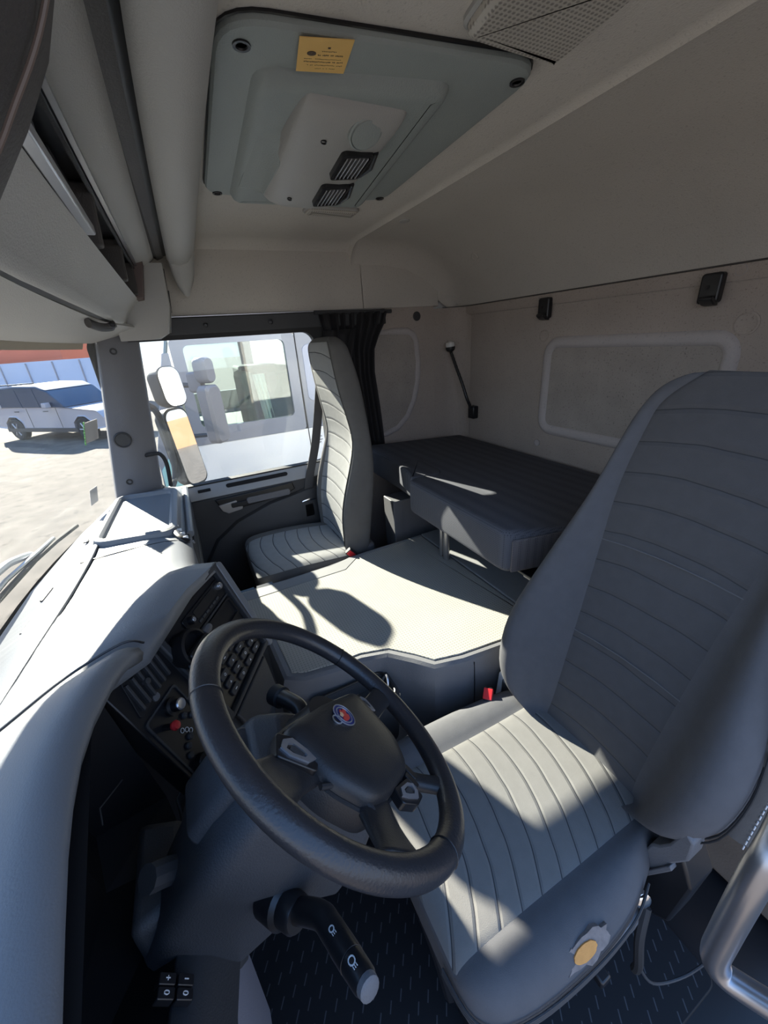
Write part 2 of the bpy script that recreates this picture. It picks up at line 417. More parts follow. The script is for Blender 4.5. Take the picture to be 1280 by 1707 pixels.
moulding('trim_4', Tr, dsh, 0.032, 0.012, M_MOULD)
bm = B(); prism(bm, dsh, 0.0008, 0.003, Tr); struct('trim_5', bm, M_FELT2)
bm = B(); tube(bm, [(1.045, -1.545, z) for z in (0.80, 1.2, 1.53)], 0.003, 6); struct('trim_6', bm, M_MOULD)

bm = B(); tube(bm, [(-1.05, YB+.0125, 1.5815), (0.94, YB+.0125, 1.5815), (1.02, -1.545, 1.5815), (1.053, -1.46, 1.5815)], 0.0022, 6); struct('trim_7', bm, M_CONSD)
bm = B(); tube(bm, [(-1.05, YB+.003, 1.533), (0.95, YB+.003, 1.533)], 0.0016, 6); struct('trim_8', bm, M_FELT2)
# door on the far side
door = struct('door_1', (lambda b: (box(b, 1.03, 1.09, -0.70, 0.34, 0.02, 0.80), b)[1])(B()), M_DARKP, smooth=False)
bm = B()                                                     # window header and frame posts
box(bm, 1.035, 1.075, -1.08, 0.16, 1.515, 1.588)
obj('door_header', bm, M_DARKP, door, bevel=0.006, kind='structure')
bm = B(); T = xf((1.05, 0, 0), (0, -1, 0), (0, 0, 1), (-1, 0, 0))
hole = rrect(-0.20, 0.665, 0.835, 1.50, 0.055, 6); outer = rrect(-0.30, 0.73, 0.80, 1.53, 0.05, 6)
loft(bm, [[T((a, b, 0.0)) for a, b in outer], [T((a, b, 0.014)) for a, b in outer], [T((a, b, 0.014)) for a, b in hole], [T((a, b, -0.03)) for a, b in hole]], cap0=False, cap1=False)
obj('window_seal', bm, M_RUBBER, door, kind='structure')
bm = B()
for y in (-0.17, -0.46): lathe(bm, (1.034, y, 1.552), (-1, 0, 0), [(0.011, 0), (0.011, 0.004), (0.006, 0.005), (0.005, 0.001)], 14)
obj('header_screws', bm, M_BLACK, door, kind='structure')
bm = B()                                                     # sloping ledge below the pane
loft(bm, [[V((1.06, y, 0.833)), V((1.035, y, 0.828)), V((0.995, y, 0.782)), V((0.992, y, 0.768)), V((1.06, y, 0.75))] for y in (0.13, -0.2, -0.70)])
obj('window_ledge', bm, mat('ledge_silver', (0.33, 0.34, 0.36), 0.45, bump=0.3, bscale=380), door, bevel=0.003, kind='structure')
bm = B(); T = xf((1.016, 0, 0.8075), (0, -1, 0), V((0.04, 0, 0.046)).normalized(), V((-0.046, 0, 0.04)).normalized())
prism(bm, rrect(0.09, 0.41, -0.011, 0.011, 0.0108, 6), -0.004, 0.0025, T); obj('ledge_slot', bm, M_BLACK, door, kind='structure')
bm = B(); prism(bm, rrect(-0.045, 0.015, -0.010, 0.006, 0.003), -0.004, 0.0025, T); obj('ledge_cutout', bm, M_BLACK, door, kind='structure')
bm = B()                                                     # padded inner panel with a swept bulge
out = [(-0.22, 0.03), (-0.22, 0.765), (0.70, 0.775), (0.70, 0.03)]
prism(bm, out, -0.03, 0.035, xf((1.03, 0, 0), (0, -1, 0), (0, 0, 1), (-1, 0, 0)))
obj('door_panel', bm, M_DARKP, door, bevel=0.01, kind='structure')
bm = B()
bul = [(-0.10, 0.06), (-0.13, 0.28), (-0.10, 0.42), (-0.02, 0.54), (0.10, 0.62), (0.28, 0.68), (0.50, 0.715), (0.685, 0.72), (0.685, 0.06)]
T = xf((0.995, 0, 0), (0, -1, 0), (0, 0, 1), (-1, 0, 0))
loft(bm, [[T((a, b, 0)) for a, b in bul], [T((a*0.97+0.01, b*0.97+0.012, 0.022)) for a, b in bul], [T((a*0.92+0.025, b*0.92+0.03, 0.030)) for a, b in bul]])
obj('door_bulge', bm, M_DARKP, door, kind='structure')
bm = B()                                                     # pull handle recess, silver latch plate and black latch
prism(bm, [(0.02, 0.755), (0.42, 0.765), (0.43, 0.725), (0.36, 0.70), (0.10, 0.685), (0.045, 0.70)], 0, 0.016, T); obj('pull_handle', bm, M_BLACK, door, bevel=0.005, kind='structure')
bm = B(); prism(bm, [(0.03, 0.725), (0.12, 0.735), (0.125, 0.70), (0.145, 0.695), (0.14, 0.680), (0.07, 0.672), (0.045, 0.69)], 0, 0.022, T); obj('latch_plate', bm, M_STEEL, door, bevel=0.002, kind='structure')
bm = B(); prism(bm, rrect(0.09, 0.17, 0.700, 0.725, 0.008), 0.005, 0.030, T); obj('latch', bm, M_BLACK, door, bevel=0.003, kind='structure')
bm = B(); prism(bm, rrect(0.17, 0.40, 0.700, 0.735, 0.012), 0.010, 0.022, T); obj('pull_grip', bm, M_PILLAR, door, bevel=0.004, kind='structure')

# windows
bm = B(); T = xf((1.066, 0, 0), (0, -1, 0), (0, 0, 1), (-1, 0, 0))
prism(bm, rrect(-0.20, 0.665, 0.83, 1.505, 0.055, 6), 0, 0.004, T); struct('window_2', bm, M_GLASS)
def ws_y(x, z): return lerp(0.575, 0.40, (z-0.80)/0.74) - 0.165*(abs(x)/1.0)**2.2
bm = B()
xs = [-1.04+2.12*k/16 for k in range(17)]
grid(bm, [[V((x, ws_y(x, 0.80)+0.012, z)) for x in xs] for z in (-0.1, 0.3, 0.805)]); struct('wall_front_lower', bm, M_DARKP, solid=0.0)
bm = B()
xs = [-1.02+2.04*k/16 for k in range(17)]
grid(bm, [[V((x, ws_y(x, z), z)) for x in xs] for z in (0.80, 1.0, 1.2, 1.4, 1.545)])
struct('window_1', bm, M_WSG, solid=0.005)

bm = B(); xs = [-1.0+2.0*k/20 for k in range(21)]
loft(bm, [[V((x, ws_y(x, 1.5)+d, z)) for d, z in ((0.03, 1.60), (0.165, 1.515), (0.190, 1.497), (0.20, 1.503), (0.06, 1.62))] for x in xs])
tag(obj('outer_sun_visor', bm, mat('visor_smoked', (0.30, 0.25, 0.19), 0.5)), 'brownish outer sun visor along the top edge of the windscreen', 'sun visor')
# far A pillar: two facets, screws, round grille, seal
bm = B()
def pil(z):
    t = (z-0.867)/(1.509-0.867)
    yf = lerp(0.373, 0.253, t); ym = lerp(0.255, 0.165, t); yr = lerp(0.19, 0.108, t)
    return [V((0.985, yf, z)), V((0.975, (yf+ym)/2, z)), V((0.98, ym, z)), V((1.02, yr, z)), V((1.09, yr, z)), V((1.09, yf, z)), V((1.03, yf+0.012, z))]
loft(bm, [pil(z) for z in (0.80, 0.95, 1.2, 1.4, 1.56)])
pillar = struct('pillar_right', bm, M_PILLAR, bevel=0.006)
for z, y in ((1.47, 0.205), (0.93, 0.305)):
    b = B(); lathe(b, (0.974, y, z), (-1, 0, 0), [(0.013, -0.004), (0.013, 0.003), (0.008, 0.003), (0.007, -0.003)], 16); obj('screw_cap', b, M_BLACK, pillar, kind='structure')
b = B(); lathe(b, (0.972, 0.276, 1.118), (-1, 0, 0), [(0.034, -0.006), (0.034, 0.004), (0.029, 0.007), (0.026, 0.004), (0.0, 0.005)], 28); obj('tweeter_grille', b, M_DARKP, pillar, kind='structure')
b = B(); tube(b, [V((1.00, lerp(0.243, 0.150, t), lerp(0.86, 1.53, t))) for t in (0, .5, 1)], 0.005, 8); obj('seal_bead', b, M_GREYP, pillar, kind='structure')
b = B(); tube(b, [V((1.012, lerp(0.222, 0.130, t), lerp(0.86, 1.53, t))) for t in (0, .5, 1)], 0.006, 8); obj('door_seal', b, M_RUBBER, pillar, kind='structure')
b = B(); tube(b, catmull([(1.0, 0.215, 1.03), (0.985, 0.19, 1.035), (0.985, 0.155, 1.03), (0.99, 0.14, 0.98), (0.995, 0.15, 0.87)], 5), 0.009, 10); obj('hose', b, M_RUBBER, pillar, kind='structure')

# ------------------------------------------------------------------ ground outside
bm = B()
face(bm, [(-60, -60, -1.05), (140, -60, -1.05), (140, 90, -1.05), (-60, 90, -1.05)])
struct('ground', bm, M_GRAVEL, smooth=False)

# ------------------------------------------------------------------ engine cover between the seats
eng = thing('engine_cover', 'low grey engine cover with a dimpled rubber mat between the two seats', 'engine cover', (0.05, -0.5, -0.02))
edge = [(0.16, 0.02), (0.08, -0.055), (-0.12, -0.065), (-0.160, -0.12), (-0.175, -0.215), (-0.178, -0.30), (-0.20, -0.375), (-0.26, -0.43), (-0.315, -0.475), (-0.340, -0.57), (-0.358, -0.73), (-0.365, -0.90), (-0.365, -1.09),
        (0.10, -1.09), (0.442, -1.09), (0.442, -0.80), (0.44, -0.60), (0.438, -0.50), (0.432, -0.455), (0.425, -0.40), (0.42, -0.20), (0.43, 0.02)]
def off(poly, d):
    P = [V((a, b, 0)) for a, b in poly]; n = len(P); out = []
    for i in range(n):
        t = (P[(i+1) % n]-P[i-1]).normalized(); s = V((-t.y, t.x, 0)); out.append((P[i].x+s.x*d, P[i].y+s.y*d))
    return out
sgn = 1 if sum(a[0]*b[1]-b[0]*a[1] for a, b in zip(edge, edge[1:]+edge[:1])) > 0 else -1
ins = lambda d: off(edge, sgn*d)
bm = B()
loft(bm, [[V((a, b, z)) for a, b in ins(d)] for d, z in ((0.0, 0.0), (0.0, 0.30), (-0.002, 0.44), (-0.002, 0.515), (0.004, 0.534), (0.014, 0.541), (0.03, 0.541), (0.05, 0.539))])
obj('cover_shell', bm, M_TUN, eng)
bm = B()
inner = [(a, b) for a, b in ins(0.030)]
matp = [(a, min(max(b, -0.885), -0.01)) for a, b in inner]
loft(bm, [[V((a, b, z)) for a, b in matp] for z in (0.538, 0.5445)])
obj('rubber_mat', bm, M_TMAT, eng, bevel=0.002, label='sunlit dimpled rubber mat')
bm = B()
prism(bm, [(-0.335, -0.892), (0.43, -0.892), (0.43, -1.07), (-0.335, -1.07)], 0.538, 0.547); obj('rear_lid', bm, M_TMATP, eng, bevel=0.004)
bm = B()
prism(bm, [(0.335, -0.45), (0.335, -0.005), (0.395, -0.005), (0.395, -0.40), (0.405, -0.45), (0.42, -0.50), (0.425, -0.60), (0.425, -0.885), (0.412, -0.885), (0.41, -0.60), (0.40, -0.53), (0.36, -0.48)], 0.538, 0.5462); obj('mat_border', bm, M_TMATP, eng, bevel=0.001)
for y0, y1 in ((-0.075, -0.015), (-0.15, -0.085)):
    bm = B(); box(bm, 0.40, 0.424, y0, y1, 0.5405, 0.5425); obj('tray_slot', bm, M_BLACK, eng)
bm = B()                                                     # storage recess beside the wheel
loft(bm, [[V((x, y, z)) for x, y in rr] for rr, z in ((rrect(-0.30, -0.19, -0.36, -0.12, 0.03), 0.30), (rrect(-0.31, -0.18, -0.37, -0.11, 0.03), 0.478), (rrect(-0.30, -0.19, -0.36, -0.12, 0.025), 0.480), (rrect(-0.29, -0.20, -0.35, -0.13, 0.02), 0.44))])
cup = obj('storage_bin', bm, M_DARKP, eng)
bm = B(); tube(bm, [V((x, y, 0.484)) for x, y in rrect(-0.298, -0.192, -0.358, -0.122, 0.028)], 0.004, 8, closed=True); obj('bin_rim', bm, M_BLACK, cup)
bm = B(); tube(bm, catmull([(-0.25, -0.33, 0.44), (-0.255, -0.345, 0.485), (-0.235, -0.352, 0.505), (-0.22, -0.345, 0.478), (-0.225, -0.33, 0.45)], 5), 0.0035, 8); obj('cable_clip', bm, M_SILVER, cup)
bm = B(); tube(bm, [(-0.3445, -0.60, 0.525), (-0.346, -0.603, 0.44), (-0.346, -0.606, 0.32)], 0.0018, 6); obj('shell_seam', bm, M_BLACK, eng)
bm = B(); tube(bm, [(0.47, -0.60, 0.565), (0.47, -0.60, 0.575)], 0.001, 5); bm.free()

# ------------------------------------------------------------------ bunk
def cushion(poly, zt, zb, r, T=lambda p: p, segs=4):
    """rounded slab from a plan outline; zt/zb are functions of (x, y)"""
    s = 1 if sum(a[0]*b[1]-b[0]*a[1] for a, b in zip(poly, poly[1:]+poly[:1])) > 0 else -1
    bmm = B(); rings = []
    for k in range(segs+1):
        a = PI/2*k/segs; o = off(poly, s*r*(1-math.sin(a))); rings.append([T(V((x, y, zb(x, y)+r*(1-math.cos(a))))) for x, y in o])
    for k in range(segs+1):
        a = PI/2*k/segs; o = off(poly, s*r*(1-math.cos(a))); rings.append([T(V((x, y, zt(x, y)-r*(1-math.sin(a))))) for x, y in o])
    loft(bmm, rings); return bmm
def dens(poly, step=0.06):
    out = []
    for a, b in zip(poly, poly[1:]+poly[:1]):
        n = max(1, int(math.hypot(b[0]-a[0], b[1]-a[1])/step))
        out += [(lerp(a[0], b[0], k/n), lerp(a[1], b[1], k/n)) for k in range(n)]
    return out
def roundcorners(poly, r, n=4):
    out = []; m = len(poly)
    for i in range(m):
        p = V((*poly[i], 0)); a = (V((*poly[i-1], 0))-p); b = (V((*poly[(i+1) % m], 0))-p)
        d = min(r, a.length*0.4, b.length*0.4); p0 = p+a.normalized()*d; p1 = p+b.normalized()*d
        for k in range(n+1):
            t = k/n; q = p0*(1-t)**2+p*2*t*(1-t)+p1*t*t; out.append((q.x, q.y))
    return out
bz = lambda x, y: 0.83+(y+1.59)*0.086
bunk = thing('bunk', 'dark folding bunk mattress along the back wall behind the seats', 'bunk', (0.3, -1.2, 0.0))
pl = roundcorners([(1.03, -1.575), (0.99, -1.05), (0.985, -0.86), (0.55, -0.85), (0.33, -0.83), (0.292, -0.75), (-0.288, -0.75), (-0.335, -0.95), (-1.02, -1.06), (-1.02, -1.575)], 0.035)
bm = cushion(pl, bz, lambda x, y: bz(x, y)-0.145, 0.022)
obj('mattress', bm, M_BUNK, bunk)
bm = B()
prism(bm, [(-0.300, -0.768), (-0.338, -0.93), (-0.330, -0.935), (-0.292, -0.770)], bz(0, -0.85)-0.130, bz(0, -0.85)-0.020); obj('end_panel', bm, M_BUNKS, bunk, bevel=0.006, label='lighter woven end face')
bm = cushion(roundcorners([(0.56, -0.84), (0.36, -0.80), (0.305, -0.77), (0.30, -0.93), (0.35, -0.965), (0.56, -0.98)], 0.03), lambda x, y: bz(x, y)+0.003, lambda x, y: bz(x, y)-0.10, 0.015)
obj('corner_cushion', bm, M_BUNK, bunk)
bm = B(); box(bm, -0.20, 1.0, -1.55, -1.0, 0.668, 0.680); obj('bed_board', bm, M_BLACK, bunk)
bm = B(); tube(bm, [(0.17, -0.86, 0.548), (0.17, -0.86, 0.75)], 0.014, 14); lg = obj('leg', bm, M_STEEL, bunk)
bm = B(); tube(bm, [(0.205, -0.86, 0.548), (0.205, -0.86, 0.75)], 0.010, 14); obj('leg', bm, M_STEEL, bunk)
bm = B(); face(bm, [(0.02, -0.955, bz(0, -.96)+0.002), (0.045, -0.948, bz(0, -.96)+0.002), (0.044, -0.944, bz(0, -.96)+0.002), (0.019, -0.951, bz(0, -.96)+0.002)]); bm.free()
latch = thing('bunk_latch', 'black metal latch with a chrome pull ring hanging under the bunk end', 'latch', (-0.31, -0.86, 0.65))
LT = V((-0.035, 0.075, 0.062))
bm = B(); box(bm, -0.365, -0.235, -0.885, -0.825, 0.732, 0.742); obj('plate', bm, M_BLACK, latch, bevel=0.003)
bm = B(); tube(bm, [V(p)+LT for p in ((-0.29, -0.93, 0.672), (-0.28, -0.925, 0.655), (-0.25, -0.92, 0.66))], 0.008, 8); obj('hook', bm, M_STEEL, latch)
bm = B(); tube(bm, [LT+V((-0.285+0.003*math.cos(a), -0.925+0.013*math.sin(a)*0.7, 0.628+0.023*math.cos(a))) for a in [2*PI*k/20 for k in range(20)]], 0.0035, 8, closed=True); obj('pull_ring', bm, M_CHROME, latch)
bm = B(); box(bm, -1.05, -0.46, -1.56, -1.02, 0.0, 0.34)
tag(obj('storage_box', bm, mat('storage_felt', (0.16, 0.12, 0.09), 0.95, bump=0.5, bscale=200, var=0.25, vscale=9), bevel=0.02), 'brown felt covered storage box on the floor behind the driver seat', 'storage box')
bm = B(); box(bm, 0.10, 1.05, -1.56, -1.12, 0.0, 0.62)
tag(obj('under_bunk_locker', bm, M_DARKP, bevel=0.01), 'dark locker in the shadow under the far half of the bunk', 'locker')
bm = B(); box(bm, 0.51, 0.62, -1.06, -0.79, 0.0, 0.715)
obj('support_panel', bm, M_GREYP, bunk, bevel=0.004)

# ------------------------------------------------------------------ seats
def seat_shell(T, stations, xc):
    """stations: (s, half_width, bolster_forward, insert_half_width, back_depth). Returns shell and insert meshes.
       T maps (x, forward, s) to world"""
    shell = B(); insm = B(); R = []; I = []
    for s, wd, b, iw, th in stations:
        iw = min(iw, wd*0.86); g = wd-iw
        fr = [(-wd, b*0.15-th*0.25), (-wd*1.0+g*0.04, b*0.62), (-wd+g*0.22, b*0.95), (-wd+g*0.48, b*1.0), (-wd+g*0.78, b*0.62), (-iw, 0.0)]
        mid = [(-iw*0.5, -0.004), (0, -0.006), (iw*0.5, -0.004)]
        front = fr+mid+[(-x, y) for x, y in fr[::-1]]
        back = [(wd*0.97, -th*0.7), (wd*0.80, -th), (wd*0.3, -th*1.06), (-wd*0.3, -th*1.06), (-wd*0.80, -th), (-wd*0.97, -th*0.7)]
        R.append([T(V((xc+x, y, s))) for x, y in front+back])
        I.append([T(V((xc+x, y+e, s))) for x, y, e in ((-iw, 0.0, 0.0005), (-iw*0.97, 0, 0.004), (-iw*0.5, -0.004, 0.005), (0, -0.006, 0.005), (iw*0.5, -0.004, 0.005), (iw*0.97, 0, 0.004), (iw, 0.0, 0.0005))])
    loft(shell, R); grid(insm, I)
    return shell, insm

# driver seat
ds = thing('driver_seat', 'charcoal driver seat with a torn cushion edge beside the steering wheel', 'seat', (-0.66, -0.45, -0.02))
e_s = V((0, -0.2964, 0.95506)); e_f = V((0, 0.95506, 0.2964)); o_b = V((0, -0.70, 0.47))
Tdb = lambda p: V((p.x, 0, 0)) + o_b + e_f*p.y + e_s*p.z
def curveback(s): return 0.015*math.sin(max(0, min(1, s/0.9))*PI)
st = []
tabw = [(-0.025, .12), (-0.015, .155), (0.0, .190), (0.03, .236), (0.07, .268), (0.15, .288), (0.25, .283), (0.35, .262), (0.47, .235), (0.57, .212), (0.65, .197), (0.81, .182), (0.87, .160), (0.90, .130), (0.915, .085)]
tabb = [(-0.05, .01), (-0.02, .05), (0.03, .098), (0.10, .118), (0.2, .118), (0.3, .10), (0.45, .068), (0.6, .038), (0.8, .014), (0.87, .006), (0.915, 0.0)]
tabi = [(-0.05, .135), (0.0, .145), (0.2, .155), (0.5, .165), (0.7, .165), (0.85, .14), (0.915, .07)]
tabt = [(-0.05, .09), (0.1, .12), (0.5, .12), (0.8, .10), (0.88, .08), (0.915, .05)]
for s in (-0.025, -0.02, -0.01, 0.005, 0.03, 0.07, 0.12, 0.18, 0.25, 0.32, 0.4, 0.47, 0.54, 0.6, 0.66, 0.73, 0.8, 0.84, 0.87, 0.89, 0.905, 0.915):
    st.append((s, interp(tabw, s)[0], interp(tabb, s)[0], interp(tabi, s)[0], interp(tabt, s)[0]))
sh, inn = seat_shell(lambda p: Tdb(V((p.x, p.y+curveback(p.z), p.z))), st, -0.665)
back_o = obj('backrest', sh, M_SEATF, ds, sub=1)
obj('backrest_panel', inn, M_QB, ds, sub=1, label='backrest centre panel with sewn cross lines')
for s, wv in ((0.52, .165), (0.27, .155)):
    bm = B(); tube(bm, [Tdb(V((-0.665+u*wv, 0.002+curveback(s), s-0.012*u*u))) for u in (-0.97, -0.5, 0, 0.5, 0.97)], 0.0016, 6); obj('stitch_line', bm, M_GREYP, back_o)
bm = B()
for k in (0.0, 0.012):
    tube(bm, catmull([Tdb(V((-0.665-(interp(tabw, s)[0]+0.001-k*0.3), interp(tabb, s)[0]*0.55-k, s))) for s in (0.03, 0.1, 0.2, 0.3, 0.4, 0.5, 0.6)], 4), 0.0018, 6)
obj('piping', bm, M_RUBBER, back_o)

# driver cushion: cross sections along y
pl = [(-0.172, -0.845, -0.50), (-0.176, -0.868, -0.462), (-0.19, -0.888, -0.43), (-0.22, -0.905, -0.405), (-0.28, -0.917, -0.392), (-0.36, -0.922, -0.388), (-0.45, -0.922, -0.388), (-0.53, -0.915, -0.39), (-0.59, -0.895, -0.395), (-0.64, -0.878, -0.40), (-0.72, -0.86, -0.42), (-0.78, -0.84, -0.45)]
sh = B(); inn = B(); R = []; I = []
for i, (y, xa, xb) in enumerate(pl):
    zt = interp([(-0.78, .452), (-0.70, .462), (-0.5, .462), (-0.30, .474), (-0.22, .476), (-0.185, .468), (-0.172, .445)], y)[0]
    bo = interp([(-0.78, .0), (-0.6, .014), (-0.35, .012), (-0.2, .004), (-0.17, 0)], y)[0]
    zb = 0.365; ia, ib = max(-0.825, xa+0.02), min(-0.497, xb-0.02)
    prof2 = [(xa+0.02, zb), (xa+0.004, zb+0.012), (xa, zb+0.035), (xa+0.006, zt-0.03), (xa+0.022, zt-0.008+bo*0.5), (lerp(xa, ia, 0.55), zt+bo), (ia-0.004, zt+bo*0.3), (ia, zt-0.003),
             (lerp(ia, ib, .25), zt+0.002), (lerp(ia, ib, .5), zt+0.003), (lerp(ia, ib, .75), zt+0.002), (ib, zt-0.003), (ib+0.004, zt+bo*0.3), (lerp(ib, xb, 0.5), zt+bo), (xb-0.022, zt-0.008+bo*0.5), (xb-0.006, zt-0.03), (xb, zb+0.035), (xb-0.004, zb+0.012), (xb-0.02, zb)]
    R.append([V((x, y, z)) for x, z in prof2])
    if -0.76 < y < -0.173: I.append([V((lerp(ia, ib, t), y, zt+e)) for t, e in ((0, -0.002), (0.02, 0.003), (.25, 0.005), (.5, 0.006), (.75, 0.005), (.98, 0.003), (1, -0.002))])
loft(sh, R); grid(inn, I)
cush = obj('cushion', sh, M_SEATF, ds, sub=1)
obj('cushion_panel', inn, M_QC, ds, sub=1, label='cushion centre panel with sewn bowed lines')
bm = B()
for dz in (0.044, 0.054, 0.064):
    tube(bm, catmull([(-0.80, -0.166, 0.365+dz), (-0.855, -0.172, 0.365+dz), (-0.890, -0.191, 0.365+dz), (-0.907, -0.222, 0.365+dz), (-0.919, -0.282, 0.365+dz), (-0.9245, -0.36, 0.365+dz), (-0.9245, -0.45, 0.365+dz), (-0.917, -0.53, 0.366+dz), (-0.898, -0.59, 0.367+dz)], 4), 0.0022, 6)
obj('piping', bm, M_DARKP, cush)
# the tear with foam showing
tc_ = V((-0.903, -0.395, 0.453)); tn = V((-0.85, 0.06, 0.62)).normalized(); te = V((0.04, 1, -0.03)); te = (te-tn*te.dot(tn)).normalized(); tf = tn.cross(te)
Tt = xf(tc_, te, tf, tn)
def blob(a, b, h0, h1, j, n=28): return [(a*math.cos(2*PI*k/n)*(1+random.uniform(-j, j)), b*math.sin(2*PI*k/n)*(1+random.uniform(-j, j))) for k in range(n)]
bm = B(); prism(bm, blob(0.052, 0.021, 0, 0, 0.22), -0.006, 0.004, Tt); hole_o = obj('torn_cover_edge', bm, M_TORN, cush, smooth=False)
bm = B(); prism(bm, [(a+0.004, b) for a, b in blob(0.026, 0.0125, 0, 0, 0.04)], -0.004, 0.0065, Tt); obj('exposed_foam', bm, M_FOAM, hole_o)
# seat base, side trim, levers
bm = B(); prism(bm, roundcorners([(-0.90, -0.215), (-0.915, -0.36), (-0.915, -0.60), (-0.43, -0.70), (-0.40, -0.22), (-0.62, -0.185), (-0.84, -0.185)], 0.04), 0.335, 0.362)
obj('base_plate', bm, M_GREYP, ds, bevel=0.006)
bm = B(); prism(bm, roundcorners([(-0.84, -0.23), (-0.85, -0.72), (-0.45, -0.72), (-0.46, -0.23)], 0.03), -0.02, 0.335); obj('pedestal', bm, M_BLACK, ds, bevel=0.01)
bm = B(); tube(bm, [(-0.70, -0.19, 0.35), (-0.735, -0.20, 0.25), (-0.765, -0.21, 0.12)], 0.014, 8); obj('slide_rail', bm, M_BLACK, ds)
bm = B(); box(bm, -0.935, -0.905, -0.45, -0.425, 0.322, 0.345); obj('adjuster_lever', bm, M_BLACK, ds, bevel=0.004)
T = xf((-0.895, 0, 0), (0, -1, 0), (0, 0, 1), (-1, 0, 0))
T = xf((0, -0.63, 0), (1, 0, 0), (0, 0, 1), (0, -1, 0))
bm = B(); prism(bm, [(-.856, .412), (-.868, .474), (-.880, .490), (-.893, .520), (-.906, .585), (-.924, .572), (-.926, .520), (-.905, .470), (-.893, .410), (-.871, .400)], 0.0, 0.05, T); obj('hinge_cover', bm, M_GREYP, ds, bevel=0.004, label='grey recliner hinge cover')
bm = B(); prism(bm, [(-.868, .41), (-.915, .50), (-.945, .44), (-.935, .29), (-.90, .25), (-.87, .29)], 0.012, 0.09, T); obj('hinge_box', bm, M_BLACK, ds, bevel=0.006)
bm = B(); prism(bm, [(-.872, .385), (-.880, .38), (-.913, .468), (-.907, .476)], -0.006, 0.012, T); obj('hinge_rib', bm, M_GREYP, ds, bevel=0.002)
bm = B(); tube(bm, catmull([(-0.91, -0.68, 0.43), (-0.912, -0.68, 0.39), (-0.915, -0.66, 0.36), (-0.915, -0.675, 0.33)], 4), 0.002, 6); obj('cord', bm, M_SILVER, ds)
bm = B(); lathe(bm, (-0.90, -0.575, 0.395), (-0.7, 0.3, 0.3), [(0.016, -0.01), (0.016, 0.006), (0.010, 0.009), (0, 0.009)], 16); obj('bolt', bm, M_CHROME, ds)
bm = B(); tube(bm, catmull([(-0.91, -0.58, 0.38), (-0.925, -0.55, 0.33), (-0.94, -0.545, 0.26), (-0.935, -0.56, 0.20)], 5), 0.009, 8); obj('hose', bm, M_RUBBER, ds)
bm = B(); tube(bm, catmull([(-0.935, -0.555, 0.24), (-0.96, -0.60, 0.14), (-0.985, -0.68, 0.12), (-1.0, -0.74, 0.17)], 6), 0.003, 8); obj('cable', bm, M_DARKP, ds)
# inboard hinge, white plastic and buckle
T = xf((-0.372, 0, 0), (0, -1, 0), (0, 0, 1), (-1, 0, 0))
bm = B(); prism(bm, [(0.665, 0.355), (0.676, 0.466), (0.70, 0.487), (0.73, 0.495), (0.755, 0.48), (0.722, 0.455), (0.708, 0.42), (0.695, 0.34)], 0, 0.02, T); obj('hinge_plate', bm, M_WHITEP, ds, bevel=0.003, label='white inboard hinge plate')
bm = B(); prism(bm, [(0.67, 0.36), (0.67, 0.46), (0.74, 0.48), (0.77, 0.38)], 0.02, 0.05, T); obj('hinge_bracket', bm, M_STEEL, ds, bevel=0.004)
bm = B(); tube(bm, [(-0.42, -0.70, 0.475), (-0.41, -0.745, 0.43)], 0.008, 8); obj('hinge_pin', bm, M_BLACK, ds)
Tk = xf((-0.415, -0.60, 0.455), V((-0.35, 0.45, 0.82)).normalized(), V((0.55, -0.62, 0.56)).normalized())
bm = B(); box(bm, -0.03, 0.03, -0.02, 0.02, -0.012, 0.012, Tk); bk = obj('belt_buckle', bm, M_BLACK, ds, bevel=0.004)
bm = B(); box(bm, 0.006, 0.031, -0.016, 0.016, -0.0125, 0.0135, Tk); bb = obj('release_button', bm, M_RED, bk, bevel=0.002, label='red buckle button')
bm = B(); tube(bm, [Tk(V((-0.03, 0, 0))), Tk(V((-0.10, 0.005, -0.01)))], 0.012, 8, r2=0.004); obj('buckle_stalk', bm, M_BLACK, bk)
# folded armrest
bm = B(); Pa = [V((-0.945, -0.752, 0.53)), V((-0.945, -0.756, 0.545)), V((-0.944, -0.768, 0.70)), V((-0.942, -0.80, 1.0)), V((-0.942, -0.802, 1.02))]
tube(bm, Pa, [0.020, 0.036, 0.040, 0.040, 0.02], 18); arm = obj('armrest', bm, M_SEATFP, ds, label='folded grey armrest with a white stitched seam')
bm = B()
for k in range(26):
    t = k/26; p = Pa[1].lerp(Pa[3], t*0.8); q = Pa[1].lerp(Pa[3], t*0.8+0.018); o_ = V((-0.020, 0.036, 0))
    tube(bm, [p+o_, q+o_], 0.0013, 5)
obj('stitching', bm, M_WHITEP, arm)

# passenger seat
ps = thing('passenger_seat', 'slim grey passenger seat half in sun beside the far door', 'seat', (0.68, -0.35, -0.02))
fr_ = [(0.50, -.512), (0.63, -.512), (0.707, -.512), (0.791, -.528), (0.895, -.562), (0.97, -.590), (1.045, -.610), (1.123, -.603), (1.2, -.586), (1.293, -.570), (1.382, -.561), (1.43, -.558), (1.455, -.565), (1.468, -.59)]
rr_ = [(0.50, -.640), (0.605, -.653), (0.754, -.675), (0.895, -.697), (1.032, -.70), (1.161, -.692), (1.282, -.680), (1.375, -.655), (1.44, -.640), (1.468, -.61)]
ww_ = [(0.50, .205), (0.60, .215), (0.8, .22), (0.95, .215), (1.05, .20), (1.2, .185), (1.38, .175), (1.43, .165), (1.455, .14), (1.468, .11)]
dd_ = [(0.50, .02), (0.65, .035), (0.8, .04), (0.95, .028), (1.05, .014), (1.2, .008), (1.468, .004)]
sh = B(); inn = B(); R = []; I = []
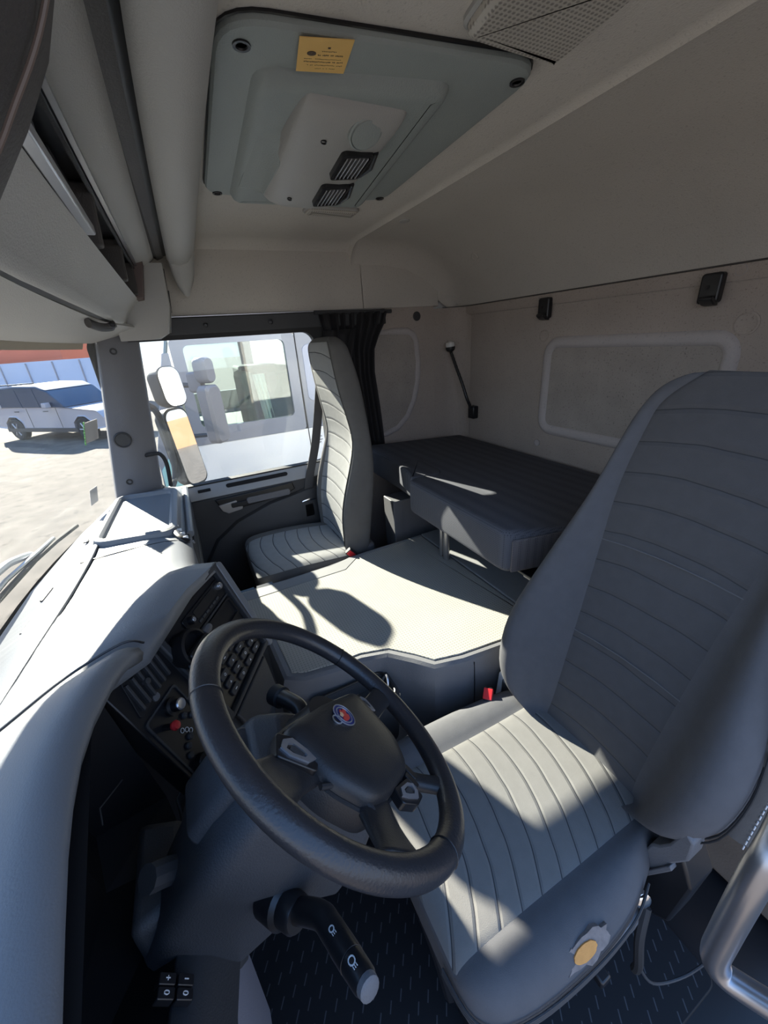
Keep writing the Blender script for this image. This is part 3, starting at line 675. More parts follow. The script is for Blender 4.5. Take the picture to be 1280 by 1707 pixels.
for z in (0.50, 0.515, 0.55, 0.63, 0.707, 0.791, 0.86, 0.93, 0.99, 1.045, 1.11, 1.2, 1.293, 1.36, 1.40, 1.43, 1.448, 1.46, 1.468):
    f = interp(fr_, z)[0]; r = interp(rr_, z)[0]; wd = interp(ww_, z)[0]; d = interp(dd_, z)[0]; iw = wd*0.70
    sec = [(-wd, (f+r)/2-0.01), (-wd*0.985, f-0.02), (-wd*0.94, f-0.004), (-wd*0.84, f), (-wd*0.74, f-d*0.6), (-iw, f-d), (0, f-d-0.004), (iw, f-d), (wd*0.74, f-d*0.6), (wd*0.84, f), (wd*0.94, f-0.004), (wd*0.985, f-0.02), (wd, (f+r)/2-0.01), (wd*0.97, r+0.012), (wd*0.85, r), (0, r-0.004), (-wd*0.85, r), (-wd*0.97, r+0.012)]
    R.append([V((0.68+a, b, z)) for a, b in sec])
    if 0.52 < z < 1.45: I.append([V((0.68+a, b, z)) for a, b in ((-wd*0.86, f+0.001), (-wd*0.8, f-d*0.28+0.004), (-iw, f-d+0.006), (0, f-d+0.002), (iw, f-d+0.006), (wd*0.72, f-d*0.75+0.005), (wd*0.78, f-d*0.42))])
loft(sh, R); grid(inn, I)
obj('backrest', sh, M_SEATFP, ps, sub=1)
obj('backrest_panel', inn, M_PQB, ps, sub=1, label='pale backrest centre panel with sewn cross lines')
sh = B(); inn = B(); R = []; I = []
for y, xa, xb in ((-0.095, .52, .84), (-0.10, .49, .87), (-0.115, .468, .895), (-0.15, .452, .908), (-0.22, .453, .915), (-0.32, .453, .918), (-0.42, .453, .915), (-0.50, .452, .90), (-0.56, .46, .89), (-0.58, .47, .88)):
    zt = 0.033+interp([(-0.58, .505), (-0.5, .51), (-0.3, .525), (-0.16, .53), (-0.115, .522), (-0.095, .50)], y)[0]; zb = 0.415
    R.append([V((x, y, z)) for x, z in ((xa+0.015, zb), (xa, zb+0.02), (xa, zt-0.03), (xa+0.012, zt-0.008), (xa+0.035, zt), (xa+0.07, zt-0.002), (0.68, zt+0.002), (xb-0.07, zt-0.002), (xb-0.035, zt+0.004), (xb-0.012, zt-0.006), (xb, zt-0.03), (xb, zb+0.02), (xb-0.015, zb))])
    if -0.57 < y < -0.096: I.append([V((x, y, z)) for x, z in ((xa+0.006, zt-0.008), (xa+0.03, zt+0.004), (xa+0.07, zt+0.002), (0.68, zt+0.006), (xb-0.08, zt+0.002), (xb-0.07, zt-0.001))])
loft(sh, R); grid(inn, I)
obj('cushion', sh, M_SEATFP, ps, sub=1)
obj('cushion_panel', inn, M_PQC, ps, sub=1, label='pale cushion top with sewn lines')
bm = B(); prism(bm, roundcorners([(0.52, -0.14), (0.52, -0.62), (0.86, -0.62), (0.86, -0.14)], 0.03), -0.02, 0.40); obj('pedestal', bm, M_BLACK, ps, bevel=0.01)
bm = B(); prism(bm, roundcorners([(0.478, -0.53), (0.478, -0.665), (0.89, -0.665), (0.89, -0.53)], 0.03), 0.40, 0.545); obj('hinge_block', bm, M_SEATF, ps, bevel=0.012)
Tk = xf((0.452, -0.52, 0.515), V((-0.15, 0.45, 0.88)).normalized(), V((0.15, 0.88, -0.43)).normalized())
bm = B(); box(bm, -0.05, 0.03, -0.018, 0.018, -0.011, 0.011, xf((0.450, -0.525, 0.545), V((-0.10, 0.62, 0.78)).normalized(), V((0.2, 0.78, -0.6)).normalized())); bk = obj('belt_buckle', bm, M_BLACK, ps, bevel=0.004)
bm = B(); box(bm, -0.03, 0.028, -0.012, 0.012, 0.0, 0.0135, xf((0.450, -0.525, 0.545), V((-0.10, 0.62, 0.78)).normalized(), V((0.2, 0.78, -0.6)).normalized())); obj('release_button', bm, M_RED, bk, bevel=0.002, label='red buckle button')

# ------------------------------------------------------------------ dashboard
da = thing('dashboard', 'long grey moulded dashboard under the windscreen with a black instrument panel', 'dashboard', (0.0, 0.3, 0.0))
def dxs(tab):
    rows = []
    xs = sorted(set([t[0] for t in tab] + [lerp(a[0], b[0], k/3) for a, b in zip(tab, tab[1:]) for k in (1, 2) if abs(a[0]-b[0]) > 0.05]))
    for x in xs:
        for (a, A), (b, Bq) in zip(tab, tab[1:]):
            if a <= x <= b:
                t = (x-a)/(b-a) if b > a else 0
                rows.append([V((x, lerp(p[0], q[0], t), lerp(p[1], q[1], t))) for p, q in zip(A, Bq)]); break
    return rows
tabd = [(-0.47, [(.555, .824), (.46, .905), (.44, .914), (.43, .918), (.42, .918), (.415, .915), (.41, .91), (.405, .90)]),
        (-0.34, [(.555, .83), (.43, .912), (.36, .938), (.30, .958), (.25, .968), (.21, .968), (.182, .955), (.175, .92)]),
        (-0.15, [(.553, .83), (.43, .90), (.35, .922), (.28, .940), (.21, .954), (.14, .956), (.098, .946), (.092, .922)]),
        (-0.06, [(.555, .83), (.43, .892), (.34, .912), (.25, .928), (.17, .942), (.095, .945), (.046, .934), (.038, .915)]),
        (-0.02, [(.555, .83), (.43, .888), (.34, .905), (.25, .92), (.16, .934), (.08, .938), (.026, .927), (.018, .905)]),
        (0.02, [(.553, .83), (.43, .882), (.34, .895), (.25, .905), (.16, .908), (.09, .902), (.055, .885), (.05, .80)]),
        (0.10, [(.55, .83), (.43, .876), (.34, .884), (.25, .89), (.17, .888), (.12, .88), (.088, .855), (.085, .70)]),
        (0.30, [(.54, .83), (.42, .868), (.33, .874), (.24, .878), (.17, .876), (.13, .868), (.092, .84), (.088, .60)]),
        (0.36, [(.53, .83), (.42, .866), (.33, .87), (.24, .872), (.17, .87), (.13, .862), (.092, .835), (.088, .60)]),
        (0.70, [(.48, .83), (.40, .864), (.31, .868), (.24, .868), (.16, .866), (.13, .86), (.094, .835), (.09, .60)]),
        (1.00, [(.41, .83), (.37, .862), (.30, .866), (.23, .866), (.16, .864), (.13, .858), (.094, .835), (.09, .60)])]
bm = B(); grid(bm, dxs(tabd)); obj('dash_top', bm, M_DASH, da, solid=0.004, angle=60)
# driver side hood with a fat rolled lip
def hst(pts): return [V(p) for p in pts]
def hood(x, ye, ze, xf_=None):
    xf_ = x if xf_ is None else xf_
    g = lambda t: lerp(xf_, x, t)
    return hst([(g(0), .555, .832), (g(.25), .43, ze-.068), (g(.5), .36, ze-.032), (g(.7), .30, ze-.012), (g(.9), ye+.045, ze+.001), (x, ye+.02, ze+.002), (x, ye+.004, ze-.006), (x, ye, ze-.020), (x, ye+.006, ze-.036), (x, ye+.022, ze-.044), (x, ye+.05, ze-.040)])
rows = [hood(-0.346, .176, .972, -0.46), hood(-0.365, .186, .985, -0.48), hood(-0.40, .196, .996, -0.51), hood(-0.445, .206, 1.004, -0.54), hood(-0.51, .218, 1.009, -0.58), hood(-0.57, .223, 1.010, -0.62), hood(-0.63, .222, 1.009, -0.66), hood(-0.69, .217, 1.007, -0.71), hood(-0.76, .208, 1.004, -0.77), hood(-0.83, .198, 1.001), hood(-0.92, .182, .998), hood(-1.03, .16, .995)]
bm = B(); grid(bm, rows); obj('cluster_hood', bm, M_DASH, da, solid=0.003, angle=60)
bm = B(); tube(bm, catmull([(-0.455, .46, .918), (-0.415, .36, .952), (-0.375, .28, .975), (-0.345, .20, .985), (-0.335, .172, .965)], 5), 0.0022, 6); obj('hood_gap', bm, M_BLACK, da)
bm = B(); tube(bm, catmull([(0.335, .41, .8695), (0.335, .30, .8745), (0.335, .20, .8735), (0.335, .14, .867), (0.335, .10, .846)], 5), 0.0018, 6); obj('panel_gap', bm, M_BLACK, da)
bm = B(); P = [(-0.62, .42, .93), (-0.45, .425, .918), (-0.2, .405, .912), (0.1, .395, .884), (0.30, .385, .876), (0.44, .382, .872)]
tube(bm, catmull(P, 5), 0.010, 10, r2=0.006); obj('front_rail', bm, M_DASH, da)
for k, (x, y) in enumerate(((-0.42, .475), (-0.26, .48), (-0.10, .48), (0.05, .475), (0.20, .47))):
    bm = B(); tube(bm, [(x-0.035, y+.004, .884-(y-.43)*.45-abs(x+.2)*.03+0.004), (x+0.03, y-.006, .884-(y-.43)*.45-abs(x+.2)*.03+0.004)], 0.004, 8, r2=0.003); obj('defrost_slot', bm, M_BLACK, da)
# tray with raised rim on the far side
tr = [(0.455, .37), (0.41, .150), (0.875, .142), (0.915, .345)]
rt = roundcorners(tr, 0.03); s_ = 1 if sum(a[0]*b[1]-b[0]*a[1] for a, b in zip(rt, rt[1:]+rt[:1])) > 0 else -1
bm = B(); loft(bm, [[V((a, b, z)) for a, b in off(rt, s_*d)] for d, z in ((-0.03, .862), (-0.022, .884), (-0.006, .889), (0.004, .882), (0.008, .872))], cap0=False, cap1=True); obj('tray', bm, M_DASH, da, bevel=0.002)
for y in (.30, .265, .23):
    bm = B(); box(bm, 0.505, 0.54, y+0.115, y+0.128, .866, .8705); obj('defrost_slot', bm, M_BLACK, da, bevel=0.001)
bm = B(); tube(bm, catmull([(0.50, .145, .872), (0.44, .142, .8735), (0.37, .128, .870), (0.345, .112, .862), (0.335, .100, .851)], 5), 0.011, 10, r2=0.006); vs = obj('corner_vent', bm, M_BLACK, da)
for k in range(5):
    t = k/4; bm = B(); x = lerp(.47, .345, t); y = lerp(.143, .108, t); z = lerp(.8755, .862, t)
    box(bm, x-.004, x+.004, y-.010, y+.006, z-.002, z+.008); obj('vent_fin', bm, M_WHITEP, vs, bevel=0.002)
# rear faces: passenger side roll, block by the door
bm = B(); loft(bm, [[V((x, y, z)) for y, z in ((.10, .845), (.088, .82), (.085, .74), (.10, .60), (.20, .46), (.30, .44), (.30, .80))] for x in (0.34, 1.0)]); obj('glovebox_face', bm, M_DARKP, da, bevel=0.004)
bm = B(); tube(bm, [(0.42, .0935, .842), (0.99, .0935, .842)], 0.013, 10); obj('edge_roll', bm, M_DASH, da)
bm = B(); tube(bm, [(0.40, .088, .822), (0.99, .088, .822)], 0.0025, 6); obj('edge_groove', bm, M_BLACK, da)
for x in (0.86, 0.62, 0.38):
    bm = B(); lathe(bm, (x, .090, .825), (0, -1, 0.3), [(0.007, 0), (0.007, 0.004), (0, 0.005)], 10); obj('clip_head', bm, M_SILVER, da)
bm = B(); loft(bm, [[V((x, y, z)) for y, z in ((.20, .46), (.24, .30), (.30, .02), (.58, .02), (.58, .50))] for x in (-0.10, 1.02)]); obj('lower_panel', bm, M_BLACK, da)

# angled instrument face
O_ = V((-.25, .155, .90)); E1 = V((.865, -.502, 0)).normalized(); E2 = V((-.188, -.324, -.927)).normalized(); EN = V((-.465, -.802, .375)).normalized()
TF = xf(O_, E1, E2, EN)
bm = B(); prism(bm, [(-0.012, -0.012), (0.232, -0.012), (0.222, 0.235), (0.0, 0.24)], -0.05, 0.0, TF); stack = obj('centre_stack', bm, M_BLACK, da, bevel=0.003)
bm = B()                                                     # surround of the centre stack
loft(bm, [[TF(V((a, b, h))) for a, b in q] for q, h in (([(-0.03, -0.03), (0.258, -0.03), (0.248, 0.25), (-0.02, 0.25)], -0.07), ([(-0.03, -0.03), (0.258, -0.03), (0.248, 0.25), (-0.02, 0.25)], 0.012), ([(-0.012, -0.016), (0.236, -0.016), (0.226, 0.238), (0.0, 0.242)], 0.012), ([(-0.012, -0.016), (0.236, -0.016), (0.226, 0.238), (0.0, 0.242)], -0.004))], cap0=True, cap1=False)
obj('stack_surround', bm, M_DARKP, stack, bevel=0.006)
bm = B(); prism(bm, roundcorners([(0.250, -0.028), (0.272, -0.022), (0.27, 0.02), (0.262, 0.12), (0.25, 0.26), (0.23, 0.26), (0.24, 0.1)], 0.01), -0.10, 0.014, TF); obj('stack_side', bm, M_DASH, stack, bevel=0.006)
bm = B(); prism(bm, rrect(0.055, 0.228, 0.004, 0.050, 0.006), 0, 0.004, TF); radio = obj('radio', bm, M_BLACK, stack, bevel=0.001)
bm = B(); prism(bm, rrect(0.095, 0.195, 0.010, 0.032, 0.003), 0.004, 0.006, TF); obj('radio_display', bm, M_PIT, radio)
for u, v in ((0.076, 0.019), (0.212, 0.020)):
    bm = B(); lathe(bm, TF(V((u, v, 0.003))), EN, [(0.010, 0), (0.010, 0.010), (0.008, 0.013), (0.006, 0.012), (0, 0.012)], 18); obj('radio_knob', bm, M_STEEL if u > .1 else M_BLACK, radio)
    bm = B(); lathe(bm, TF(V((u, v, 0.015))), EN, [(0.0045, 0), (0.0055, 0.001), (0.0045, 0.002)], 14); obj('knob_mark', bm, M_SILVER, radio)
for k in range(6):
    bm = B(); prism(bm, rrect(0.094+k*0.017, 0.107+k*0.017, 0.037, 0.043, 0.002), 0.004, 0.006, TF); obj('radio_key', bm, M_DARKP, radio)
bm = B(); tube(bm, [TF(V((0.06, 0.056, 0.003))), TF(V((0.226, 0.056, 0.003)))], 0.003, 6); obj('stack_ridge', bm, M_DARKP, stack)
bm = B()
loft(bm, [[TF(V((a, b, h))) for a, b in q] for q, h in ((rrect(0.06, 0.226, 0.062, 0.118, 0.006), 0.005), (rrect(0.068, 0.218, 0.068, 0.112, 0.005), 0.005), (rrect(0.070, 0.216, 0.070, 0.110, 0.005), -0.004))], cap0=False)
obj('open_slot', bm, M_BLACK, stack)
for r_ in range(4):
    for c_ in range(4 if r_ else 3):
        u = 0.035+c_*0.046+(0.03 if not r_ else 0); v = 0.140+r_*0.024
        bm = B(); prism(bm, rrect(u, u+0.034, v, v+0.017, 0.004), 0, 0.006, TF); key = obj('stack_key', bm, M_DARKP, stack, bevel=0.0015)
        bm = B(); cxk = u+0.017; cyk = v+0.0085
        kind_ = (r_*4+c_) % 3
        if kind_ == 0: ribbon(bm, [TF(V((cxk-0.004, cyk, 0.0062))), TF(V((cxk+0.004, cyk, 0.0062)))], EN, 0.0022)
        elif kind_ == 1: ribbon(bm, [TF(V((cxk+0.003*math.cos(a), cyk+0.003*math.sin(a), 0.0062))) for a in [2*PI*q/10 for q in range(11)]], EN, 0.0012)
        else: prism(bm, [(cxk-0.003, cyk+0.003), (cxk+0.003, cyk+0.003), (cxk, cyk-0.003)], 0.0062, 0.0068, TF)
        obj('key_mark', bm, M_WHITEP, key)
# left face with vent and switches
bm = B(); prism(bm, [(-0.165, -0.03), (-0.022, -0.03), (-0.005, 0.262), (-0.160, 0.262)], -0.05, 0.0, TF); lf = obj('switch_panel', bm, M_BLACK, da, bevel=0.003)
bm = B(); prism(bm, roundcorners([(-0.130, -0.015), (-0.040, -0.012), (-0.048, 0.052), (-0.148, 0.062)], 0.008), -0.006, 0.003, TF); vent = obj('air_vent', bm, M_PIT, lf, bevel=0.001)
for k in range(6):
    u = -0.132+k*0.0165; bm = B(); prism(bm, [(u, -0.006), (u+0.006, -0.006), (u+0.001, 0.052), (u-0.005, 0.053)], 0.002, 0.010, TF); obj('vent_slat', bm, M_DARKP, vent, bevel=0.0012)
bm = B(); lathe(bm, TF(V((-0.098, 0.020, 0.010))), EN, [(0.006, -0.006), (0.006, 0.004), (0, 0.005)], 12); obj('vent_tab', bm, M_DARKP, vent)
bm = B(); prism(bm, rrect(-0.108, -0.092, 0.052, 0.066, 0.006), 0, 0.004, TF); obj('oval_mark', bm, M_GREYP, lf)
bm = B(); loft(bm, [[TF(V((a, b, h))) for a, b in rrect(-0.148-d, -0.058+d, 0.078-d, 0.225+d, 0.008)] for d, h in ((0.004, 0), (0.004, 0.003), (0, 0.003), (0, 0.0))], cap0=False, cap1=False); obj('panel_frame', bm, M_DARKP, lf)
bm = B(); lathe(bm, TF(V((-0.091, 0.100, 0))), EN, [(0.018, 0), (0.018, 0.008), (0.012, 0.010), (0.012, 0.024), (0.009, 0.027), (0, 0.026)], 20); k1 = obj('light_knob', bm, M_BLACK, lf)
bm = B(); lathe(bm, TF(V((-0.091, 0.100, 0.026))), EN, [(0.0105, -0.003), (0.0115, 0.0), (0.0095, 0.002), (0.007, 0.0015), (0, 0.0015)], 20); obj('knob_cap', bm, M_SILVER, k1)
bm = B(); tube(bm, [TF(V((-0.128, 0.112, 0))), TF(V((-0.130, 0.113, 0.022)))], 0.006, 10); kb = obj('park_brake_knob', bm, M_BLACK, lf)
bm = B(); lathe(bm, TF(V((-0.130, 0.113, 0.022))), EN, [(0.004, 0), (0.0085, 0.002), (0.0095, 0.007), (0.007, 0.012), (0, 0.013)], 16); obj('knob_head', bm, M_RED, kb, label='red knob head')
for u, v in ((-0.085, 0.135), (-0.072, 0.150), (-0.120, 0.180), (-0.105, 0.172), (-0.130, 0.195)):
    bm = B(); lathe(bm, TF(V((u, v, 0))), EN, [(0.007, 0), (0.007, 0.004), (0.005, 0.006), (0, 0.006)], 14); obj('round_switch', bm, M_DARKP, lf)
for u, v in ((-0.108, 0.150), (-0.100, 0.158), (-0.095, 0.167)):
    bm = B(); ribbon(bm, [TF(V((u+0.0045*math.cos(a), v+0.0045*math.sin(a), 0.001))) for a in [2*PI*q/10 for q in range(11)]], EN, 0.0012); obj('lamp_symbol', bm, M_WHITEP, lf)
bm = B(); lathe(bm, TF(V((-0.125, 0.228, 0))), EN, [(0.019, 0), (0.019, 0.014), (0.013, 0.018), (0, 0.018)], 20); k2 = obj('dimmer_knob', bm, M_BLACK, lf)
# instrument cluster recess
bm = B()
loft(bm, [[V(p) for p in q] for q in (
    [(-1.04, .17, .955), (-0.42, .24, .965), (-0.40, .22, .64), (-0.50, .19, .60), (-0.80, .20, .735), (-1.04, .18, .80)],
    [(-1.02, .36, .945), (-0.45, .37, .95), (-0.43, .33, .66), (-0.52, .31, .64), (-0.80, .32, .70), (-1.02, .33, .76)])], cap0=False, cap1=True)
clu = obj('cluster_recess', bm, M_PIT, da, smooth=False)
for x, z, r in ((-0.60, .845, .055), (-0.75, .845, .055)):
    bm = B(); tube(bm, [V((x+r*math.cos(a), .352-(.9-z)*.1, z+r*math.sin(a))) for a in [2*PI*k/32 for k in range(32)]], 0.003, 6, closed=True); obj('gauge_ring', bm, M_DARKP, clu)
bm = B(); tube(bm, [(-0.46, .245, .80), (-0.52, .26, .83), (-0.525, .265, .80)], 0.0012, 5); obj('lens_edge', bm, M_DARKP, clu)
# lower dash around the knees
bm = B()
grid(bm, [[V(p) for p in r] for r in (
    [(-1.04, .18, .80), (-0.80, .20, .735), (-0.62, .20, .65), (-0.50, .19, .60), (-0.40, .21, .62), (-0.30, .12, .66)],
    [(-1.04, .165, .76), (-0.80, .175, .70), (-0.64, .165, .61), (-0.50, .15, .57), (-0.40, .16, .57), (-0.28, .10, .60)],
    [(-1.04, .15, .66), (-0.80, .155, .62), (-0.66, .14, .56), (-0.50, .12, .52), (-0.38, .12, .50), (-0.27, .08, .52)],
    [(-1.04, .17, .54), (-0.80, .17, .52), (-0.66, .16, .50), (-0.50, .14, .48), (-0.38, .14, .45), (-0.27, .10, .45)])])
kn = obj('knee_panel', bm, M_DARKP, da, solid=0.01, angle=50)
bm = B(); loft(bm, [[V(p) for p in r] for r in ([(-1.02, .155, .748), (-0.80, .168, .695), (-0.80, .185, .72), (-1.02, .17, .775)], [(-1.02, .19, .748), (-0.80, .20, .695), (-0.80, .22, .72), (-1.02, .20, .775)])]); obj('pocket', bm, M_BLACK, kn, bevel=0.004)
Tk = xf((-0.728, .192, .722), V((0.96, -0.05, -0.25)).normalized(), V((-0.12, -0.62, -0.77)).normalized())
if Tk(V((0, 0, 1))).y > Tk(V((0, 0, 0))).y: Tk = xf((-0.728, .192, .722), V((0.96, -0.05, -0.25)).normalized(), V((-0.12, -0.62, -0.77)).normalized(), -(V((0.96, -0.05, -0.25)).normalized().cross(V((-0.12, -0.62, -0.77)).normalized())))
for i in range(2):
    for j in range(2):
        bm = B(); prism(bm, rrect(-0.013+i*0.015, 0.0+i*0.015, -0.020+j*0.026, 0.003+j*0.026, 0.002), -0.004, 0.006, Tk); sw = obj('mirror_switch', bm, M_BLACK, kn, bevel=0.001)
        bm = B(); c0, c1 = -0.0065+i*0.015, -0.0085+j*0.026
        if i == 0: ribbon(bm, [Tk(V((c0+0.002*math.cos(a), c1+0.0035*math.sin(a), 0.0062))) for a in [2*PI*q/10 for q in range(11)]], Tk(V((0, 0, 1)))-Tk(V((0, 0, 0))), 0.0009)
        else:
            ribbon(bm, [Tk(V((c0, c1-0.003, 0.0062))), Tk(V((c0, c1+0.003, 0.0062)))], Tk(V((0, 0, 1)))-Tk(V((0, 0, 0))), 0.0009)
            if j == 0: ribbon(bm, [Tk(V((c0-0.0025, c1, 0.0062))), Tk(V((c0+0.0025, c1, 0.0062)))], Tk(V((0, 0, 1)))-Tk(V((0, 0, 0))), 0.0009)
        obj('switch_symbol', bm, M_WHITEP, sw)
bm = B(); tube(bm, catmull([(-0.635, .20, .80), (-0.615, .165, .75), (-0.61, .145, .66), (-0.60, .135, .58)], 5), 0.018, 10); obj('trim_rib', bm, M_DARKP, kn)
bm = B(); prism(bm, [(-0.92, 0.0), (-0.575, 0.0), (-0.535, 0.30), (-0.53, 0.52), (-0.92, 0.52)], 0.0, 0.02, xf((0.02, .165, 0), (1, 0, 0), (0, 0.0, 1), (0, 1, 0)))
obj('footwell_trim', bm, mat('footwell_grey', (0.30, 0.29, 0.33), 0.6, bump=0.3, bscale=380), da, bevel=0.004, label='pale grey panel beside the pedals')
bm = B(); box(bm, -0.36, -0.30, -0.02, 0.18, 0.0, 0.60); bm.free()
# centre lower part between the stack and engine cover
bm = B(); loft(bm, [[V(p) for p in r] for r in ([(-0.30, .10, .69), (-0.06, -.03, .675), (-0.02, .10, .70), (-0.2, .25, .70)], [(-0.28, .06, .56), (-0.10, -.04, .54), (0.0, .10, .54), (-0.2, .25, .54)], [(-0.28, .06, .10), (-0.15, .01, .10), (0.0, .10, .10), (-0.2, .25, .10)])]); obj('stack_foot', bm, M_COLUMN, da, bevel=0.01)
bm = B(); prism(bm, [(0.01, 0.262), (0.20, 0.262), (0.16, 0.36), (0.02, 0.36)], -0.01, 0.002, TF); sb = obj('ash_drawer', bm, M_DARKP, da, bevel=0.004)

# black round holder clipped beside the radio
TF0 = TF; TF = lambda p: TF0(V((p.x, p.y, p.z+0.003)))
hd = thing('device_holder', 'black round holder clipped to the dash between air vent and radio', 'holder', TF(V((0.015, 0.055, 0.0))))
bm = B(); lathe(bm, TF(V((0.012, 0.050, 0.0))), EN, [(0.040, 0), (0.043, 0.02), (0.040, 0.035), (0.034, 0.037), (0.032, 0.020), (0, 0.018)], 32); obj('ring', bm, M_BLACK, hd)
bm = B(); prism(bm, rrect(-0.024, 0.05, 0.045, 0.062, 0.006), 0.03, 0.046, TF); obj('bar', bm, M_BLACK, hd, bevel=0.003)
bm = B(); prism(bm, rrect(-0.03, 0.03, 0.062, 0.095, 0.010), 0.022, 0.030, TF); obj('cup', bm, M_BLACK, hd, bevel=0.003)
bm = B(); lathe(bm, TF(V((0.075, 0.052, 0.028))), E1, [(0.009, -0.02), (0.010, 0.0), (0.007, 0.008), (0, 0.009)], 14); obj('screw_knob', bm, M_GREYP, hd)

TF = TF0
# ------------------------------------------------------------------ steering column and wheel
c_ = V((-.623, -.092, .911)); q_ = math.sqrt(.5); WU = V((1, 0, 0)); WV = V((0, q_, q_)); WN = V((0, -q_, q_))
TW = xf(c_, WU, WV, WN)
aR = V((.54, -.84)); aU = V((.84, .54))
def TH(p): return TW(V((aR.x*p[0]+aU.x*p[1], aR.y*p[0]+aU.y*p[1], p[2])))
co = thing('column_shroud', 'dark moulded column shroud with two stalks behind the steering wheel', 'column shroud', (-.623, 0.02, 0.0))
TC = xf(c_, WU, WV, WN)
bm = B()
def cs(w, v0, v1, h): return [TC(V((a, b, h))) for a, b in roundcorners([(-w, v0), (w, v0), (w*0.85, v1), (-w*0.85, v1)], 0.03)]
loft(bm, [cs(.075, -.085, .06, -.055), cs(.092, -.115, .09, -.08), cs(.102, -.135, .11, -.16), cs(.098, -.14, .11, -.215), cs(.075, -.125, .095, -.26), cs(.06, -.10, .07, -.40)])
shr = obj('cowl', bm, M_COLUMN, co, bevel=0.004)
bm = B(); loft(bm, [[TC(V((a, b, h))) for a, b in q] for q, h in ((rrect(-.030, .060, .045, .112, .02), -.09), (rrect(-.035, .065, .045, .125, .02), -.15), (rrect(-.035, .065, .045, .125, .02), -.20))]); obj('upper_cowl', bm, M_COLUMN, shr, bevel=0.004)
bm = B(); loft(bm, [[V(p) for p in r] for r in ([(-.66, .24, .74), (-.64, .17, .73), (-.52, .17, .73), (-.50, .24, .74)], [(-.67, .24, .60), (-.66, .11, .59), (-.54, .11, .59), (-.50, .22, .62)], [(-.66, .24, .47), (-.65, .13, .47), (-.55, .13, .47), (-.50, .22, .47)])]); obj('knee_cowl', bm, M_DARKP, co, bevel=0.015)
bm = B(); lathe(bm, TC(V((0, 0, -0.06))), WN, [(0.055, 0), (0.06, 0.01), (0.05, 0.045), (0.05, 0.06)], 28); obj('hub_collar', bm, M_BLACK, co)
# left lever
bm = B(); lathe(bm, (-.715, .045, .725), (-0.75, -0.45, 0.30), [(0.030, -0.03), (0.030, 0.004), (0.024, 0.010), (0.023, 0.03), (0.02, 0.034)], 22); obj('lever_boot', bm, M_BLACK, co)
L0 = V((-.735, .030, .735)); L1 = V((-.768, .002, .765)); L2 = V((-.79, -.006, .775)); L3 = V((-.868, -.026, .812))
bm = B(); tube(bm, catmull([L0, L1, L2, L2.lerp(L3, .30)], 6), 0.0155, 16); lev = obj('lever', bm, M_BLACK, co)
bm = B(); tube(bm, [L2.lerp(L3, t) for t in (.30, .305, .60, .605)], [0.0145, .0158, .0155, .0145], 16); obj('twist_ring', bm, M_BLACK, lev)
bm = B(); tube(bm, [L2.lerp(L3, t) for t in (.61, .615, .9, .95)], [0.014, .0152, .0145, .013], 16); obj('lever_end', bm, M_BLACK, lev)
bm = B(); tube(bm, [L2.lerp(L3, t) for t in (.95, .955, 1.03, 1.05)], [0.012, .0128, .012, .009], 16); obj('end_button', bm, M_GREYP, lev, label='grey push button on the lever tip')
LA = (L3-L2).normalized(); tocam = (V((-1.05, 0, 1.45))-L2); tn_ = (tocam-LA*tocam.dot(LA)).normalized(); ts_ = LA.cross(tn_)
for t, r in ((.2, .004), (.75, .005)):
    p = L2.lerp(L3, t)+tn_*0.0158; bm = B(); ribbon(bm, [p+LA*(r*math.cos(a))+ts_*(0.75*r*math.sin(a)) for a in [2*PI*k/12 for k in range(13)]], tn_, 0.0013); 
    for k in range(3): ribbon(bm, [p+LA*(r+0.001)+ts_*(k-1)*0.0022, p+LA*(r+0.0045)+ts_*(k-1)*0.0022], tn_, 0.0009)
    obj('lamp_symbol', bm, M_WHITEP, lev)
# right lever
bm = B(); R0 = V((-.53, -.055, .80)); R1 = V((-.48, -.058, .805)); R2 = V((-.43, -.035, .795)); R3 = V((-.40, -.02, .787))
tube(bm, catmull([R0, R1, R2], 6), [0.013+0.004*k/12 for k in range(13)], 16); rl = obj('lever', bm, M_BLACK, co)
bm = B(); tube(bm, [R2, R2.lerp(R3, .1), R2.lerp(R3, .8), R3], [0.016, .021, .021, .015], 18); obj('lever_end', bm, M_PIT, rl)

